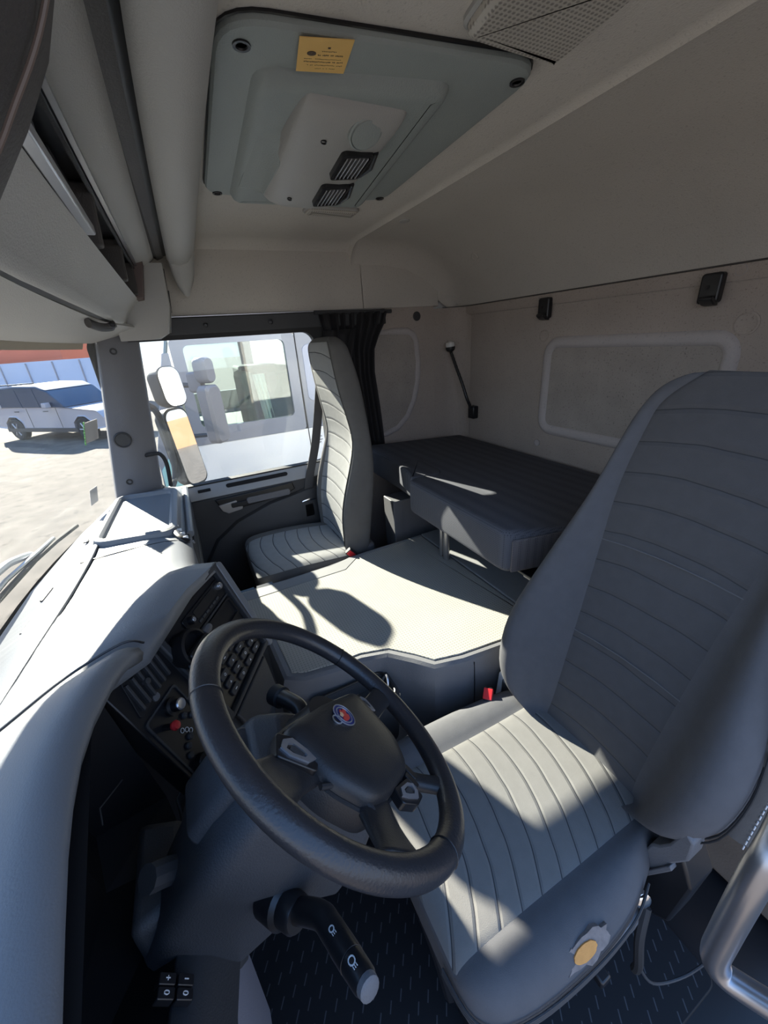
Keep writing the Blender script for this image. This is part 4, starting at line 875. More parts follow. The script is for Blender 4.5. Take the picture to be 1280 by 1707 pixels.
sw_ = thing('steering_wheel', 'black leather steering wheel with a round red and blue emblem', 'steering wheel', c_)
bm = B(); RIM = 0.218
tube(bm, [TW(V((RIM*math.cos(a), RIM*math.sin(a), 0))) for a in [2*PI*k/96 for k in range(96)]], 0.0195, 18, closed=True, r2=0.0165)
rim = obj('rim', bm, M_LEATH, sw_, angle=80)
def ang(a): a = math.radians(a); return math.cos(a), math.sin(a)
for a in (150, 30, 262):                                      # seams in the leather
    ca, sa = ang(a); ctr = V((ca*RIM, sa*RIM, 0)); bm = B()
    tube(bm, [TH(ctr+V((ca*0.0199*math.cos(t), sa*0.0199*math.cos(t), 0.0169*math.sin(t)))) for t in [2*PI*k/20 for k in range(20)]], 0.0009, 5, closed=True); obj('rim_seam', bm, M_BLACK, rim)
def spoke(name, p0, p1, w0, w1, m, h0=-0.022, h1=0.0, th=0.02):
    a = V((*p0, 0)); b = V((*p1, 0)); d = (b-a).normalized(); s = V((-d.y, d.x, 0)); bm = B(); R = []
    for t in (0, .2, .5, .8, .92, 1.0):
        c = a.lerp(b, t); wv = lerp(w0, w1, t)*(1-0.22*math.sin(t*PI)) * (1.25 if t == 1 else 1.0); h = lerp(h0, h1, t*t); q = th*lerp(1, 0.8, t)/2
        R.append([TH(c+s*wv*x+V((0, 0, h+q*z))) for x, z in ((-1, -.3), (-.9, .5), (-.6, .95), (0, 1.05), (.6, .95), (.9, .5), (1, -.3), (.6, -1), (-.6, -1))])
    loft(bm, R); return obj(name, bm, m, sw_, sub=1)
c240 = ang(240); c300 = ang(300); c184 = ang(186); c0 = ang(-2)
spL = spoke('spoke', (-.085, -.015), (c184[0]*.205, c184[1]*.205), .042, .040, M_PAD)
spR = spoke('spoke', (.085, -.020), (c0[0]*.205, c0[1]*.205), .034, .024, M_PAD)
spoke('spoke', (-.030, -.10), (c240[0]*.205, c240[1]*.205), .040, .038, M_PAD, th=0.024)
spoke('spoke', (.055, -.11), (c300[0]*.207, c300[1]*.207), .020, .018, M_PAD, th=0.024)
pad = roundcorners([(-.108, .030), (0, .036), (.126, .030), (.112, -.082), (.066, -.128), (-.031, -.127), (-.068, -.117), (-.102, -.064)], 0.022, 4)
def scl(poly, k, cx=0.008, cy=-0.045): return [(cx+(a-cx)*k, cy+(b-cy)*k) for a, b in poly]
bm = B(); loft(bm, [[TH(V((a, b, h))) for a, b in scl(pad, k)] for k, h in ((0.94, -0.05), (1.0, -0.035), (1.0, -0.012), (0.975, -0.003), (0.92, 0.003), (0.75, 0.007), (0.4, 0.009))])
padO = obj('airbag_cover', bm, M_PAD, sw_, angle=60)
bm = B(); loft(bm, [[TH(V((a, b, h))) for a, b in scl(pad, k)] for k, h in ((1.02, -0.05), (1.06, -0.035), (1.055, -0.018), (1.01, -0.016))], cap1=False); obj('hub_body', bm, M_PAD, sw_)
# emblem
ec = (0.010, -0.004); nE = WN
bm = B(); lathe(bm, TH(V((*ec, 0.008))), nE, [(0.0205, 0), (0.0205, 0.0022), (0, 0.0024)], 32); em = obj('emblem', bm, M_BLUE, padO)
bm = B()
for r in (0.0205, 0.0150): tube(bm, [TH(V((ec[0]+r*math.cos(a), ec[1]+r*math.sin(a), 0.0105))) for a in [2*PI*k/32 for k in range(32)]], 0.0010, 6, closed=True)
tube(bm, [TH(V((ec[0]-0.024+0.008*math.cos(a), ec[1]+0.008*math.sin(a), 0.0095))) for a in [2*PI*k/20 for k in range(20)]], 0.0012, 6, closed=True)
obj('emblem_ring', bm, M_SILVER, em)
bm = B(); prism(bm, [(ec[0]+a*1.1, ec[1]+b*1.1) for a, b in ((-.008, -.009), (-.002, -.010), (.004, -.009), (.008, -.004), (.006, 0), (.010, .004), (.006, .009), (.002, .006), (-.001, .010), (-.005, .007), (-.003, .002), (-.009, .003), (-.007, -.002), (-.010, -.004))], 0.0105, 0.0118, TH); obj('emblem_beast', bm, M_EMRED, em)
bm = B(); prism(bm, [(ec[0]-.011, ec[1]+.003), (ec[0]-.006, ec[1]+.007), (ec[0]-.002, ec[1]+.004), (ec[0]-.004, ec[1]-.001), (ec[0]-.009, ec[1]-.002)], 0.0108, 0.0122, TH); obj('emblem_crown', bm, M_EMGOLD, em)
# button pods
def pod(ctr, e, sc_, flip=1, h=-0.006):
    ex = V((*e, 0)).normalized(); ey = V((-ex.y, ex.x, 0))*flip
    f = lambda a, b, c: TH(V((*ctr, h))+ex*a*sc_+ey*b*sc_+V((0, 0, c)))
    bm = B(); prism(bm, roundcorners([(-.030, -.020), (.030, -.016), (.034, .012), (0, .026), (-.034, .018)], 0.006), -0.012, 0.002, lambda p: f(p.x, p.y, p.z)); b0 = obj('button_pod', bm, M_BLACK, sw_, bevel=0.0015)
    bm = B(); lo = [(-.026, -.006), (-.012, -.012), (.016, -.010), (.028, .002), (.014, .010), (-.010, .018), (-.024, .008)]
    li = [(-.018, -.004), (-.008, -.007), (.010, -.005), (.014, .001), (.006, .005), (-.008, .009), (-.016, .005)]
    loft(bm, [[f(a, b, c) for a, b in q] for q, c in ((lo, 0.002), (lo, 0.0045), (li, 0.0045), (li, 0.002))], cap0=False, cap1=False); s1 = obj('silver_key', bm, M_SILVER, b0)
    bm = B(); prism(bm, [(a*.7, b*.7) for a, b in li], 0.002, 0.004, lambda p: f(p.x, p.y, p.z)); obj('centre_key', bm, M_DARKP, b0)
pod((-.118, -.008), (0.62, -0.78), 1.0)
pod((.020, -.143), (-0.93, 0.2), 0.85)
pod((.128, -.004), (0.2, -1), 0.7)
for k in range(2):
    bm = B(); prism(bm, rrect(.050+k*0.016, .063+k*.016, -.152+k*.008, -.126+k*.008, .003), -0.014, -0.005, TH); obj('rocker_key', bm, M_BLACK, sw_, bevel=0.001)
bm = B(); tube(bm, catmull([TH(V(p)) for p in ((-.112, -.055, -.014), (-.08, -.075, -.010), (-.066, -.115, -.010), (-.075, -.13, -.016))], 5), 0.004, 8); obj('pad_groove', bm, M_RUBBER, sw_)

# floor covering in front of the driver seat
bm = B(); prism(bm, roundcorners([(-1.02, -0.80), (-0.40, -0.80), (-0.30, 0.20), (-1.02, 0.20)], 0.03), -0.019, 0.0)
tag(obj('floor_mat', bm, M_FLOOR, bevel=0.003), 'black patterned rubber mat on the floor under the steering wheel', 'floor mat')
bm = B(); prism(bm, roundcorners([(0.56, -0.70), (1.0, -0.70), (1.0, 0.20), (0.56, 0.20)], 0.03), -0.019, 0.0)
tag(obj('floor_mat', bm, M_FLOOR, bevel=0.003), 'black rubber mat in the dark footwell of the passenger side', 'floor mat')
# grab handle by the driver door
bm = B(); Hh = catmull([(-0.985, -0.62, 1.02), (-1.012, -0.47, 0.935), (-1.016, -0.435, 0.88), (-1.019, -0.43, 0.76), (-1.022, -0.43, 0.705), (-1.034, -0.435, 0.686), (-1.055, -0.442, 0.690), (-1.085, -0.45, 0.705)], 6)
tube(bm, Hh, 0.0150, 16); tag(obj('grab_handle', bm, M_STEEL), 'satin steel tube grab handle beside the driver seat at the door', 'grab handle')

# ------------------------------------------------------------------ overhead console above the windscreen
oc = thing('overhead_console', 'grey overhead console with open shelves above the windscreen', 'overhead console', (0.0, 0.15, 1.50))
def ext(name, prof, x0, x1, m, parent, yo=lambda x: 0.0, n=8, closed=True, zo=lambda x: 0.0, **k):
    bm = B(); loft(bm, [[V((x, y+yo(x), z+zo(x))) for y, z in prof] for x in [lerp(x0, x1, i/n) for i in range(n+1)]], closed=closed)
    return obj(name, bm, m, parent, **k)
yo = lambda x: -0.034*(max(0, x+0.4)/1.3)**1.3
yo2 = lambda x: -0.022*(max(0, x+0.4)/1.3)**1.3
# padded front roll just below the roof
roll = ext('padded_roll', [(-.042, 1.80), (-.040, 1.778), (-.052, 1.764), (-.080, 1.758), (-.112, 1.768), (-.140, 1.80), (-.158, 1.85), (-.165, 1.878), (-.05, 1.878)], -1.04, 0.90, M_CONS, oc, yo, 14, angle=70)
rings = []
for x, dz, sc2 in ((0.90, 0, 1), (0.935, -0.02, .95), (0.965, -0.055, .8), (0.985, -0.085, .55), (0.992, -0.10, .2)):
    pr_ = [(-.042, 1.80), (-.040, 1.778), (-.052, 1.764), (-.080, 1.758), (-.112, 1.768), (-.140, 1.80), (-.158, 1.85), (-.165, 1.878), (-.05, 1.878)]
    rings.append([V((x, -0.09+(y+0.09)*lerp(1, sc2, .8)-0.036, (z+dz if z < 1.81 else z))) for y, z in pr_])
bm = B(); loft(bm, rings); obj('roll_end', bm, M_CONS, roll, angle=70)
ext('gap_panel', [(-.045, 1.80), (-.02, 1.795), (-.02, 1.878), (-.045, 1.878)], -1.04, 0.95, M_BLACK, oc, yo, 10)
ext('dark_fascia', [(-.028, 1.792), (-.006, 1.783), (.02, 1.80), (-.02, 1.81)], -1.04, 0.95, M_CONSD, oc, yo, 10)
cov = ext('shelf_cover', [(-.007, 1.783), (.012, 1.766), (.035, 1.754), (.052, 1.750), (.060, 1.752), (.060, 1.80), (-.006, 1.80)], -0.90, 0.915, M_CONS, oc, yo2, 12, angle=60)
ext('cover_edge', [(.052, 1.749), (.060, 1.749), (.060, 1.742), (.052, 1.742)], -0.90, 0.90, M_STEEL, cov, yo2, 10)
ext('cover_edge', [(.062, 1.740), (.068, 1.740), (.068, 1.732), (.062, 1.732)], -0.90, 0.90, M_DARKP, cov, yo2, 10)
# open shelf: back, floor and dividers, dark inside
ext('shelf_back', [(.20, 1.76), (.21, 1.76), (.21, 1.62), (.20, 1.62)], -1.0, 0.90, M_BLACK, oc, yo2, 6)
ext('shelf_floor', [(.083, 1.640), (.21, 1.625), (.21, 1.615), (.095, 1.628)], -1.0, 0.90, M_CONSD, oc, yo2, 6)
ext('shelf_roof', [(.055, 1.752), (.21, 1.752), (.21, 1.76), (.055, 1.76)], -1.0, 0.90, M_BLACK, oc, yo2, 6)
for x in (-0.52, 0.02, 0.46, 0.80):
    bm = B(); prism(bm, [(.072, 1.650), (.064, 1.75), (.20, 1.75), (.20, 1.63)], x-0.016, x+0.016, lambda p: V((p.z, p.x+yo2(p.z), p.y))); obj('shelf_divider', bm, M_CONSD, oc, bevel=0.004)
# things built into the first bay: a dark radio slot with bright edge strips
bm = B(); box(bm, -0.50, 0.0, .095, .19, 1.668, 1.742); slot = obj('device_slot', bm, M_DARKP, oc, bevel=0.004)
bm = B(); box(bm, -0.62, -0.12, .064, .080, 1.640, 1.656); obj('slot_strip', bm, M_SILVER, slot, bevel=0.003)
bm = B(); box(bm, -0.20, -0.06, .085, .098, 1.682, 1.735); obj('slot_cover', bm, M_BLACK, slot, bevel=0.003)
bm = B(); box(bm, -0.48, -0.26, .086, .097, 1.700, 1.735); obj('slot_cover', bm, M_GREYP, slot, bevel=0.003)
bm = B(); box(bm, 0.05, 0.43, .10, .18, 1.652, 1.70); obj('net_bin', bm, M_BLACK, oc, bevel=0.004)
# end wall of the shelf near the far door
bm = B(); prism(bm, [(.020, 1.768), (.052, 1.64), (.20, 1.62), (.20, 1.77)], 0.80, 0.90, lambda p: V((p.z, p.x-0.012, p.y))); obj('shelf_end', bm, mat('shelf_end_brown', (0.13, 0.095, 0.09), 0.6, bump=0.3), oc, bevel=0.004)
# lower lip, groove and underside
low = ext('lower_lip', [(.080, 1.640), (.102, 1.620), (.125, 1.596), (.139, 1.572), (.146, 1.556), (.160, 1.552), (.20, 1.56), (.20, 1.62), (.09, 1.638)], -1.0, 0.90, M_CONS, oc, yo2, 12, angle=60)
ext('groove', [(.150, 1.556), (.166, 1.549), (.172, 1.556), (.155, 1.562)], -1.0, 0.90, M_BLACK, oc, yo2, 8)
und = ext('underside', [(.166, 1.549), (.20, 1.538), (.26, 1.520), (.335, 1.503), (.345, 1.503), (.345, 1.56), (.17, 1.56)], -1.0, 0.93, M_CONS, oc, lambda x: -0.075*(abs(x)/0.93)**3, 16, angle=60)
ext('sun_visor', [(.355, 1.503), (.365, 1.503), (.374, 1.484), (.364, 1.483)], -0.90, 0.86, mat('visor_cloth', (0.42, 0.37, 0.29), 0.9, bump=0.3), oc, lambda x: -0.085*(abs(x)/0.9)**2.5, 16)
bm = B(); tube(bm, catmull([(0.30, .172, 1.535), (0.42, .160, 1.530), (0.52, .145, 1.535), (0.56, .14, 1.545)], 6), 0.008, 10, r2=0.012); obj('visor_pivot', bm, M_CONSD, und)
bm = B(); box(bm, 0.50, 0.55, .13, .15, 1.534, 1.545); obj('pivot_clip', bm, M_BLACK, und, bevel=0.002)
# end block beside the far pillar
bm = B(); loft(bm, [[V((x, y, z)) for y, z in pr_] for x, pr_ in (
    (0.885, [(-.052, 1.765), (-.040, 1.62), (-.010, 1.52), (.03, 1.503), (.16, 1.503), (.16, 1.765)]),
    (0.935, [(-.056, 1.765), (-.046, 1.61), (-.022, 1.525), (.02, 1.503), (.16, 1.503), (.16, 1.765)]),
    (0.985, [(-.045, 1.765), (-.036, 1.61), (-.015, 1.535), (.02, 1.515), (.16, 1.515), (.16, 1.765)]),
    (1.045, [(-.01, 1.765), (-.005, 1.62), (.01, 1.56), (.04, 1.53), (.16, 1.53), (.16, 1.765)]))])
eb = obj('end_block', bm, M_CONS, oc, angle=50)
bm = B(); tube(bm, [(0.915, -.0545, 1.75), (0.915, -.0435, 1.615), (0.915, -.018, 1.522), (0.915, .02, 1.501), (.915, .14, 1.501)], 0.0016, 5); obj('block_seam', bm, M_BLACK, eb)
bm = B(); tube(bm, [(0.955, -.0525, 1.68), (0.957, -.043, 1.60)], 0.003, 6); obj('block_slot', bm, M_BLACK, eb)
# driver-end pod of the console
pp = [(-.035, 1.80), (-.022, 1.74), (.004, 1.662), (.022, 1.622), (.046, 1.586), (.078, 1.546), (.13, 1.512), (.34, 1.50), (.34, 1.80)]
bm = B(); loft(bm, [[V((x, -0.0+y*sx+(1-sx)*0.1, z)) for y, z in pp] for x, sx in ((-1.06, 1.0), (-0.80, 1.0), (-0.68, 1.0), (-0.655, 0.97), (-0.645, 0.85))])
pod_ = obj('end_pod', bm, M_CONSD, oc, angle=50)
bm = B(); tube(bm, catmull([V((-0.70, y-0.004, z-0.001)) for y, z in pp[1:7]], 5), 0.0016, 8); obj('pod_rib', bm, mat('rib_brown', (0.15, 0.11, 0.09), 0.5), pod_)
bm = B(); tube(bm, catmull([V((-0.80, y-0.003, z-0.001)) for y, z in pp[1:4]], 5), 0.009, 8); obj('pod_opening', bm, M_BLACK, pod_)

# ------------------------------------------------------------------ roof hatch with blower unit
ha = thing('roof_hatch', 'grey-green roof hatch panel with a blower unit and two vent grilles', 'roof hatch', (0.08, -0.47, 1.86))
Zc = 1.880
Td = lambda p: V((p.x, p.y, Zc-p.z))
hp = roundcorners([(-.275, -.165), (.445, -.20), (.385, -.755), (-.345, -.715)], 0.075, 6)
sh_ = 1 if sum(a[0]*b[1]-b[0]*a[1] for a, b in zip(hp, hp[1:]+hp[:1])) > 0 else -1
bm = B(); loft(bm, [[V((a, b, Zc-h)) for a, b in off(hp, sh_*d)] for d, h in ((0, -0.004), (0, 0.010), (0.004, 0.015), (0.012, 0.017))]); obj('panel', bm, M_HATCH, ha)
bm = B(); loft(bm, [[V((a, b, Zc-h)) for a, b in off(hp, sh_*d)] for d, h in ((-0.002, -0.004), (-0.003, 0.003), (-0.001, 0.004), (0.0, 0.002))], cap0=False, cap1=False); obj('panel_gap', bm, M_BLACK, ha)
hp2 = roundcorners([(-.19, -.235), (.435, -.272), (.40, -.68), (-.255, -.575)], 0.035, 5)
sh2 = 1 if sum(a[0]*b[1]-b[0]*a[1] for a, b in zip(hp2, hp2[1:]+hp2[:1])) > 0 else -1
bm = B(); loft(bm, [[V((a, b, Zc-h)) for a, b in off(hp2, sh2*d)] for d, h in ((-0.006, 0.015), (0.002, 0.030), (0.012, 0.036), (0.03, 0.036))]); plat = obj('raised_frame', bm, M_HATCH, ha)
for k, (x, y) in enumerate(((-.235, -.205), (-.298, -.690), (.415, -.232), (.352, -.728))):
    bm = B(); lathe(bm, (x, y, Zc-0.0165), (0, 0, -1), [(0.0135, 0), (0.0135, 0.003), (0.009, 0.003), (0.008, 0.0005), (0, 0.0005)], 18); obj('screw', bm, M_BLACK, ha)
# blower body: rounded hump running across the cab
def usec(y0, y1, h, x, tap=0.0):
    yc = (y0+y1)/2; w_ = (y1-y0)/2; pts = []
    for k in range(13):
        a = PI*k/12; cx_ = math.copysign(abs(math.cos(a))**0.6, math.cos(a)); cz = abs(math.sin(a))**0.55
        pts.append(V((x+tap*cz, yc+w_*cx_, Zc-0.033-h*cz)))
    return pts
rings = [usec(-.515, -.325, .003, -.190), usec(-.52, -.318, .012, -.184), usec(-.523, -.314, .021, -.168), usec(-.525, -.31, .029, -.135), usec(-.526, -.308, .034, -.09), usec(-.527, -.307, .044, .0), usec(-.528, -.306, .055, .10), usec(-.528, -.306, .064, .185), usec(-.527, -.308, .061, .212), usec(-.525, -.315, .050, .230), usec(-.52, -.33, .03, .240), usec(-.515, -.34, .004, .242)]
bm = B(); loft(bm, rings); unit = obj('blower_body', bm, M_UNIT, plat, angle=60)
bz_ = lambda x: Zc-0.033-lerp(.034, .064, (x+.09)/.275)      # underside of the blower, sloping down towards the far door
kn_ = V((-.42, -.10, -.90)).normalized(); kc_ = V((-.142, -.448, Zc-.033-.025))
bm = B(); lathe(bm, kc_, kn_, [(0.036, -0.02), (0.036, 0.004), (0.033, 0.006), (0.031, 0.003), (0.030, 0.007), (0.0, 0.009)], 32); obj('control_cap', bm, M_HATCH, unit, label='large round grey cap')
def grille(xc):
    vt = xf((xc, -.462, bz_(xc)-.001), V((1, -0.02, -.11)).normalized(), V((0, 1, -.10)).normalized())
    if vt(V((0, 0, 1))).z > vt(V((0, 0, 0))).z: vt = xf((xc, -.462, bz_(xc)-.001), V((1, -0.02, -.11)).normalized(), V((0, 1, -.10)).normalized(), V((-.11, -.10, -1)).normalized())
    hw, hv = .052, .038
    bm = B(); loft(bm, [[vt(V((a, b, h))) for a, b in q] for q, h in ((rrect(-hw, hw, -hv, hv, .012), -0.012), (rrect(-hw, hw, -hv, hv, .012), 0.005), (rrect(-hw+.007, hw-.007, -hv+.007, hv-.007, .008), 0.006), (rrect(-hw+.009, hw-.009, -hv+.009, hv-.009, .008), -0.004))]); g = obj('vent_grille', bm, M_BLACK, unit)
    for k in range(6):
        u = lerp(-hv+.014, hv-.012, k/5); bm = B(); prism(bm, [(-hw+.010, u-.0016), (hw-.010, u-.0016), (hw-.010, u+.0016), (-hw+.010, u+.0016)], -0.003, 0.008, vt); obj('vent_fin', bm, M_STEEL, g, bevel=0.001)
    bm = B(); tube(bm, [vt(V((-hw+.004, -hv-.004, -.002))), vt(V((0, -hv-.010, .004))), vt(V((hw-.004, -hv-.004, -.002)))], .006, 8); obj('vent_bar', bm, M_BLACK, g)
grille(-.030); grille(.110)
for x, y in ((-.10, -.375), (.15, -.365)):
    bm = B(); lathe(bm, (x, y, bz_(x)+.003), (-.1, 0.25, -1), [(0.006, 0), (0.006, 0.005), (0.0045, 0.005), (0.004, 0.001), (0, 0.001)], 12); obj('screw_hole', bm, M_BLACK, unit)
# wedge shaped scoop beside the blower
bm = B()
A0, A1, A2, A3 = V((-.02, -.262, Zc-.034)), V((-.05, -.318, Zc-.034)), V((.26, -.318, Zc-.034)), V((.30, -.268, Zc-.034))
bt = [V((.04, -.300, Zc-.045)), V((.03, -.316, Zc-.070)), V((.20, -.314, Zc-.076)), V((.22, -.302, Zc-.06))]
loft(bm, [[A0, A1, A2, A3], [p.lerp(q, .5) for p, q in zip((A0, A1, A2, A3), bt)], bt]); obj('side_scoop', bm, M_HATCH, plat, bevel=0.004)
# yellow card tucked into the hatch edge
Tt = xf((-.262, -.325, Zc-.022), V((-0.15, -1.0, 0.05)).normalized(), V((1, -.15, -.08)).normalized())
if Tt(V((0, 0, 1))).z > Tt(V((0, 0, 0))).z: Tt = xf((-.262, -.325, Zc-.022), V((-0.15, -1.0, 0.05)).normalized(), V((1, -.15, -.08)).normalized(), V((0, 0, -1)))
bm = B(); prism(bm, [(-.042, -.034), (.042, -.034), (.040, .036), (-.040, .034)], 0, 0.0012, Tt); card = obj('paper_card', bm, M_TAG, smooth=False)
tag(card, 'yellow card with an oval mark tucked into the roof hatch edge', 'card')
NT = Tt(V((0, 0, 1)))-Tt(V((0, 0, 0)))
bm = B(); ribbon(bm, [Tt(V((-.020+.010*math.cos(a)*.5, -.005+.005*math.sin(a)*.5, 0.0013))) for a in [2*PI*k/18 for k in range(19)]], NT, .0045, 0.0004); obj('oval_mark', bm, M_INK, card)
bm = B(); ribbon(bm, [Tt(V((.004, -.017, .0013))), Tt(V((.008, -.017, .0013)))], NT, .003, 0.0004); obj('punched_dot', bm, M_INK, card)
for j, (x0, x1, y, wv) in enumerate(((-.004, .020, -.010, .0016), (-.012, .034, -.002, .0030), (-.030, .030, .006, .0010), (-.030, .034, .012, .0022), (-.024, .034, .019, .0012), (-.010, .026, .026, .0008))):
    bm = B(); random.seed(j); n = int((x1-x0)/.0025); 
    for k in range(n):
        if random.random() < .2: continue
        xa = lerp(x0, x1, k/n); ribbon(bm, [Tt(V((xa, y+random.uniform(-.0006, .0006), .0013))), Tt(V((xa+.0014, y+random.uniform(-.0006, .0006), .0013)))], NT, wv*random.uniform(.6, 1), 0.0003)
    obj('text_line', bm, M_INK, card)

# ceiling lamps
def lampbox(name, label, poly, m_lens, h):
    cx_ = sum(a for a, b in poly)/len(poly); cy_ = sum(b for a, b in poly)/len(poly)
    t = thing(name, label, 'ceiling light', (cx_, cy_, Zc-h)); p = roundcorners(poly, 0.018, 4); s = 1 if sum(a[0]*b[1]-b[0]*a[1] for a, b in zip(p, p[1:]+p[:1])) > 0 else -1
    bm = B(); loft(bm, [[V((a, b, Zc-z)) for a, b in off(p, s*d)] for d, z in ((-0.006, -.003), (-0.006, .004), (-0.001, .007), (.003, .005))], cap1=False); obj('frame', bm, M_UNIT, t)
    bm = B(); loft(bm, [[V((a, b, Zc-z)) for a, b in off(p, s*d)] for d, z in ((0, 0), (.002, h*.7), (.010, h), (.02, h))]); obj('lens', bm, m_lens, t)
lampbox('ceiling_lamp', 'small flat ceiling lamp between the roof hatch and the far door', [(.535, -.545), (.60, -.545), (.60, -.735), (.535, -.735)], M_LENS, 0.014)
lampbox('ceiling_lamp', 'large textured ceiling lamp at the top edge of the photo', [(-.36, -.52), (-.355, -.72), (-.56, -.70), (-.56, -.49)], M_LENS, 0.022)
bm = B(); lathe(bm, (.64, -.985, 1.8805), (0, 0, -1), [(0.022, -.002), (0.022, 0.003), (0.016, 0.006), (0, 0.006)], 24)
tag(obj('roof_button', bm, M_CONS), 'small round trim button on the ceiling behind the small lamp', 'trim button')

# ------------------------------------------------------------------ small fittings on the back and side walls
def hook(x, label):
    t = thing('coat_hook', label, 'coat hook', (x, YB, 1.48), 'coat hooks on the back wall')
    T = xf((x, YB+0.004, 1.52), (1, 0, 0), (0, 0, 1), (0, 1, 0))
    bm = B(); T2 = lambda p: T(V((p.x, p.y, p.z)))
    if T2(V((0, 0, 1))).y < T2(V((0, 0, 0))).y: T2 = lambda p: T(V((p.x, p.y, -p.z)))
    prism(bm, rrect(-.030, .030, -.042, .044, .010), 0, .030, T2); obj('body', bm, M_BLACK, t, bevel=0.006)
    bm = B(); loft(bm, [[T2(V((a, b, c))) for b, c in ((-.042, .01), (-.030, .03), (-.020, .052), (-.030, .058), (-.046, .035), (-.05, .01))] for a in (-.026, .012)]); obj('prong', bm, M_BLACK, t, bevel=0.003)
    bm = B(); lathe(bm, T2(V((0.006, .004, .0295))), (0, 1, 0), [(0.007, 0), (0.007, 0.0015), (0.004, .0018), (0, 0.0008)], 12); obj('screw', bm, M_PIT, t)
hook(.402, 'black plastic coat hook nearer the back wall corner'); hook(-.262, 'black plastic coat hook above the driver seat headrest')
def plug(x, y, z, n, r, label, m=M_FELT, name='trim_plug'):
    bm = B(); lathe(bm, V((x, y, z)), n, [(r, -.002), (r, .002), (r*.85, .004), (r*.78, .0025), (0, .003)], 24)
    return tag(obj(name, bm, m), label, 'trim plug')
plug(-.372, YB+.001, 1.413, (0, 1, 0), .034, 'large round felt plug below and right of the near coat hook')
plug(.410, YB+.001, 1.405, (0, 1, 0), .026, 'round felt plug under the far coat hook')
plug(.392, YB+.001, .895, (0, 1, 0), .018, 'small round plug just above the bunk on the back wall', M_MOULD)
plug(-.325, YB+.007, 1.562, (0, 1, 0), .017, 'small round plug right of the near coat hook', M_MOULD)
plug(.452, YB+.007, 1.562, (0, 1, 0), .010, 'tiny plug left of the far coat hook', M_MOULD)
plug(.70, -1.40, 1.772, (0, .72, -.69), .020, 'round plug on the curved upper back wall', M_HEAD)
b_ = plug(1.058, -1.287, 1.545, (-1, 0, 0), .024, 'black round cap on the side wall beside the curtain', M_DARKP, 'wall_cap'); b_['category'] = 'cap'
# gooseneck reading lamp
rl_ = thing('reading_lamp', 'gooseneck reading lamp with black stem and clear head in the back corner', 'reading lamp', (.95, -1.57, 1.0))
bm = B(); box(bm, .868, .922, -1.592, -1.552, .955, 1.030); obj('socket', bm, M_BLACK, rl_, bevel=0.006)
G = catmull([(.896, -1.555, 1.02), (.905, -1.53, 1.08), (.93, -1.515, 1.16), (.968, -1.50, 1.25), (1.005, -1.49, 1.33), (1.012, -1.485, 1.35)], 8)
bm = B(); tube(bm, G, [0.0085+0.0012*(k % 2) for k in range(len(G))], 12); obj('stem', bm, M_BLACK, rl_)
bm = B(); lathe(bm, (1.010, -1.487, 1.342), (0.02, 0.10, 1), [(0.010, 0), (0.024, 0.010), (0.028, 0.022), (0.027, 0.030)], 22); hd_ = obj('head', bm, M_BLACK, rl_)
bm = B(); lathe(bm, (1.0105, -1.484, 1.370), (0.02, 0.10, 1), [(0.026, 0), (0.028, 0.012), (0.024, 0.026), (0.012, 0.032), (0, 0.033)], 22); obj('clear_shade', bm, M_LAMPH, hd_)
# curtain
bm = B(); rows = []
for k in range(13):
    t = k/12; z = lerp(1.575, 0.86, t)
    yl = interp([(0, -.700), (.12, -.715), (.28, -.74), (.5, -.76), (1, -.80)], t)[0]; yr = interp([(0, -1.085), (.10, -1.06), (.22, -1.0), (.4, -.985), (.7, -1.0), (1, -1.01)], t)[0]
    row = []
    for j in range(57):
        u = j/56; row.append(V((1.02+0.020*math.sin(u*2*PI*8+0.8*math.sin(t*3))*(1-.25*t)-0.012*math.sin(u*11+t*4), lerp(yl, yr, u), z)))
    rows.append(row)
grid(bm, rows); cur = thing('curtain', 'gathered black curtain hanging behind the passenger seat', 'curtain', (1.02, -.9, .86))
obj('cloth', bm, M_CURT, cur, solid=0.003, angle=180)
bm = B(); tube(bm, [(1.03, -.68, 1.583), (1.03, -1.11, 1.575)], 0.010, 10); obj('rail', bm, M_DARKP, cur)
bm = B(); rows = []
for k in range(7):
    t = k/6; z = lerp(1.50, 1.30, t); rows.append([V((.995+0.014*math.sin(u*16+t*2), lerp(-.70-.02*t, -.88+.06*t, u), z)) for u in [j/20 for j in range(21)]])
grid(bm, rows); obj('fold', bm, M_CURT, cur, solid=0.003, angle=180)
# far seat belt
sb_ = thing('seat_belt', 'dark grey seat belt hanging along the post by the passenger seat', 'seat belt', (1.0, -.6, .55))
bm = B(); Pb = [(1.02, -.690, 1.46), (1.015, -.672, 1.35), (1.008, -.645, 1.2), (1.0, -.585, .95), (.99, -.525, .78), (.985, -.49, .65)]
R = []
for p in catmull(Pb, 5): R.append([p+V((0.002, .024, 0)), p+V((-.002, .024, 0)), p+V((-.002, -.024, 0)), p+V((.002, -.024, 0))])
loft(bm, R); obj('webbing', bm, M_BELT, sb_)
bm = B(); box(bm, .965, 1.0, -.525, -.455, .54, .635); obj('retractor', bm, M_BLACK, sb_, bevel=0.012)
bm = B(); tube(bm, [(.972, -.53, .645), (.968, -.495, .652), (.972, -.455, .645)], 0.008, 10); obj('guide_loop', bm, M_CHROME, sb_)
bm = B(); tube(bm, catmull([(.985, -.53, .60), (.97, -.57, .56), (.96, -.60, .50), (.95, -.60, .45)], 5), 0.012, 8, r2=.003); obj('lower_strap', bm, M_BELT, sb_)
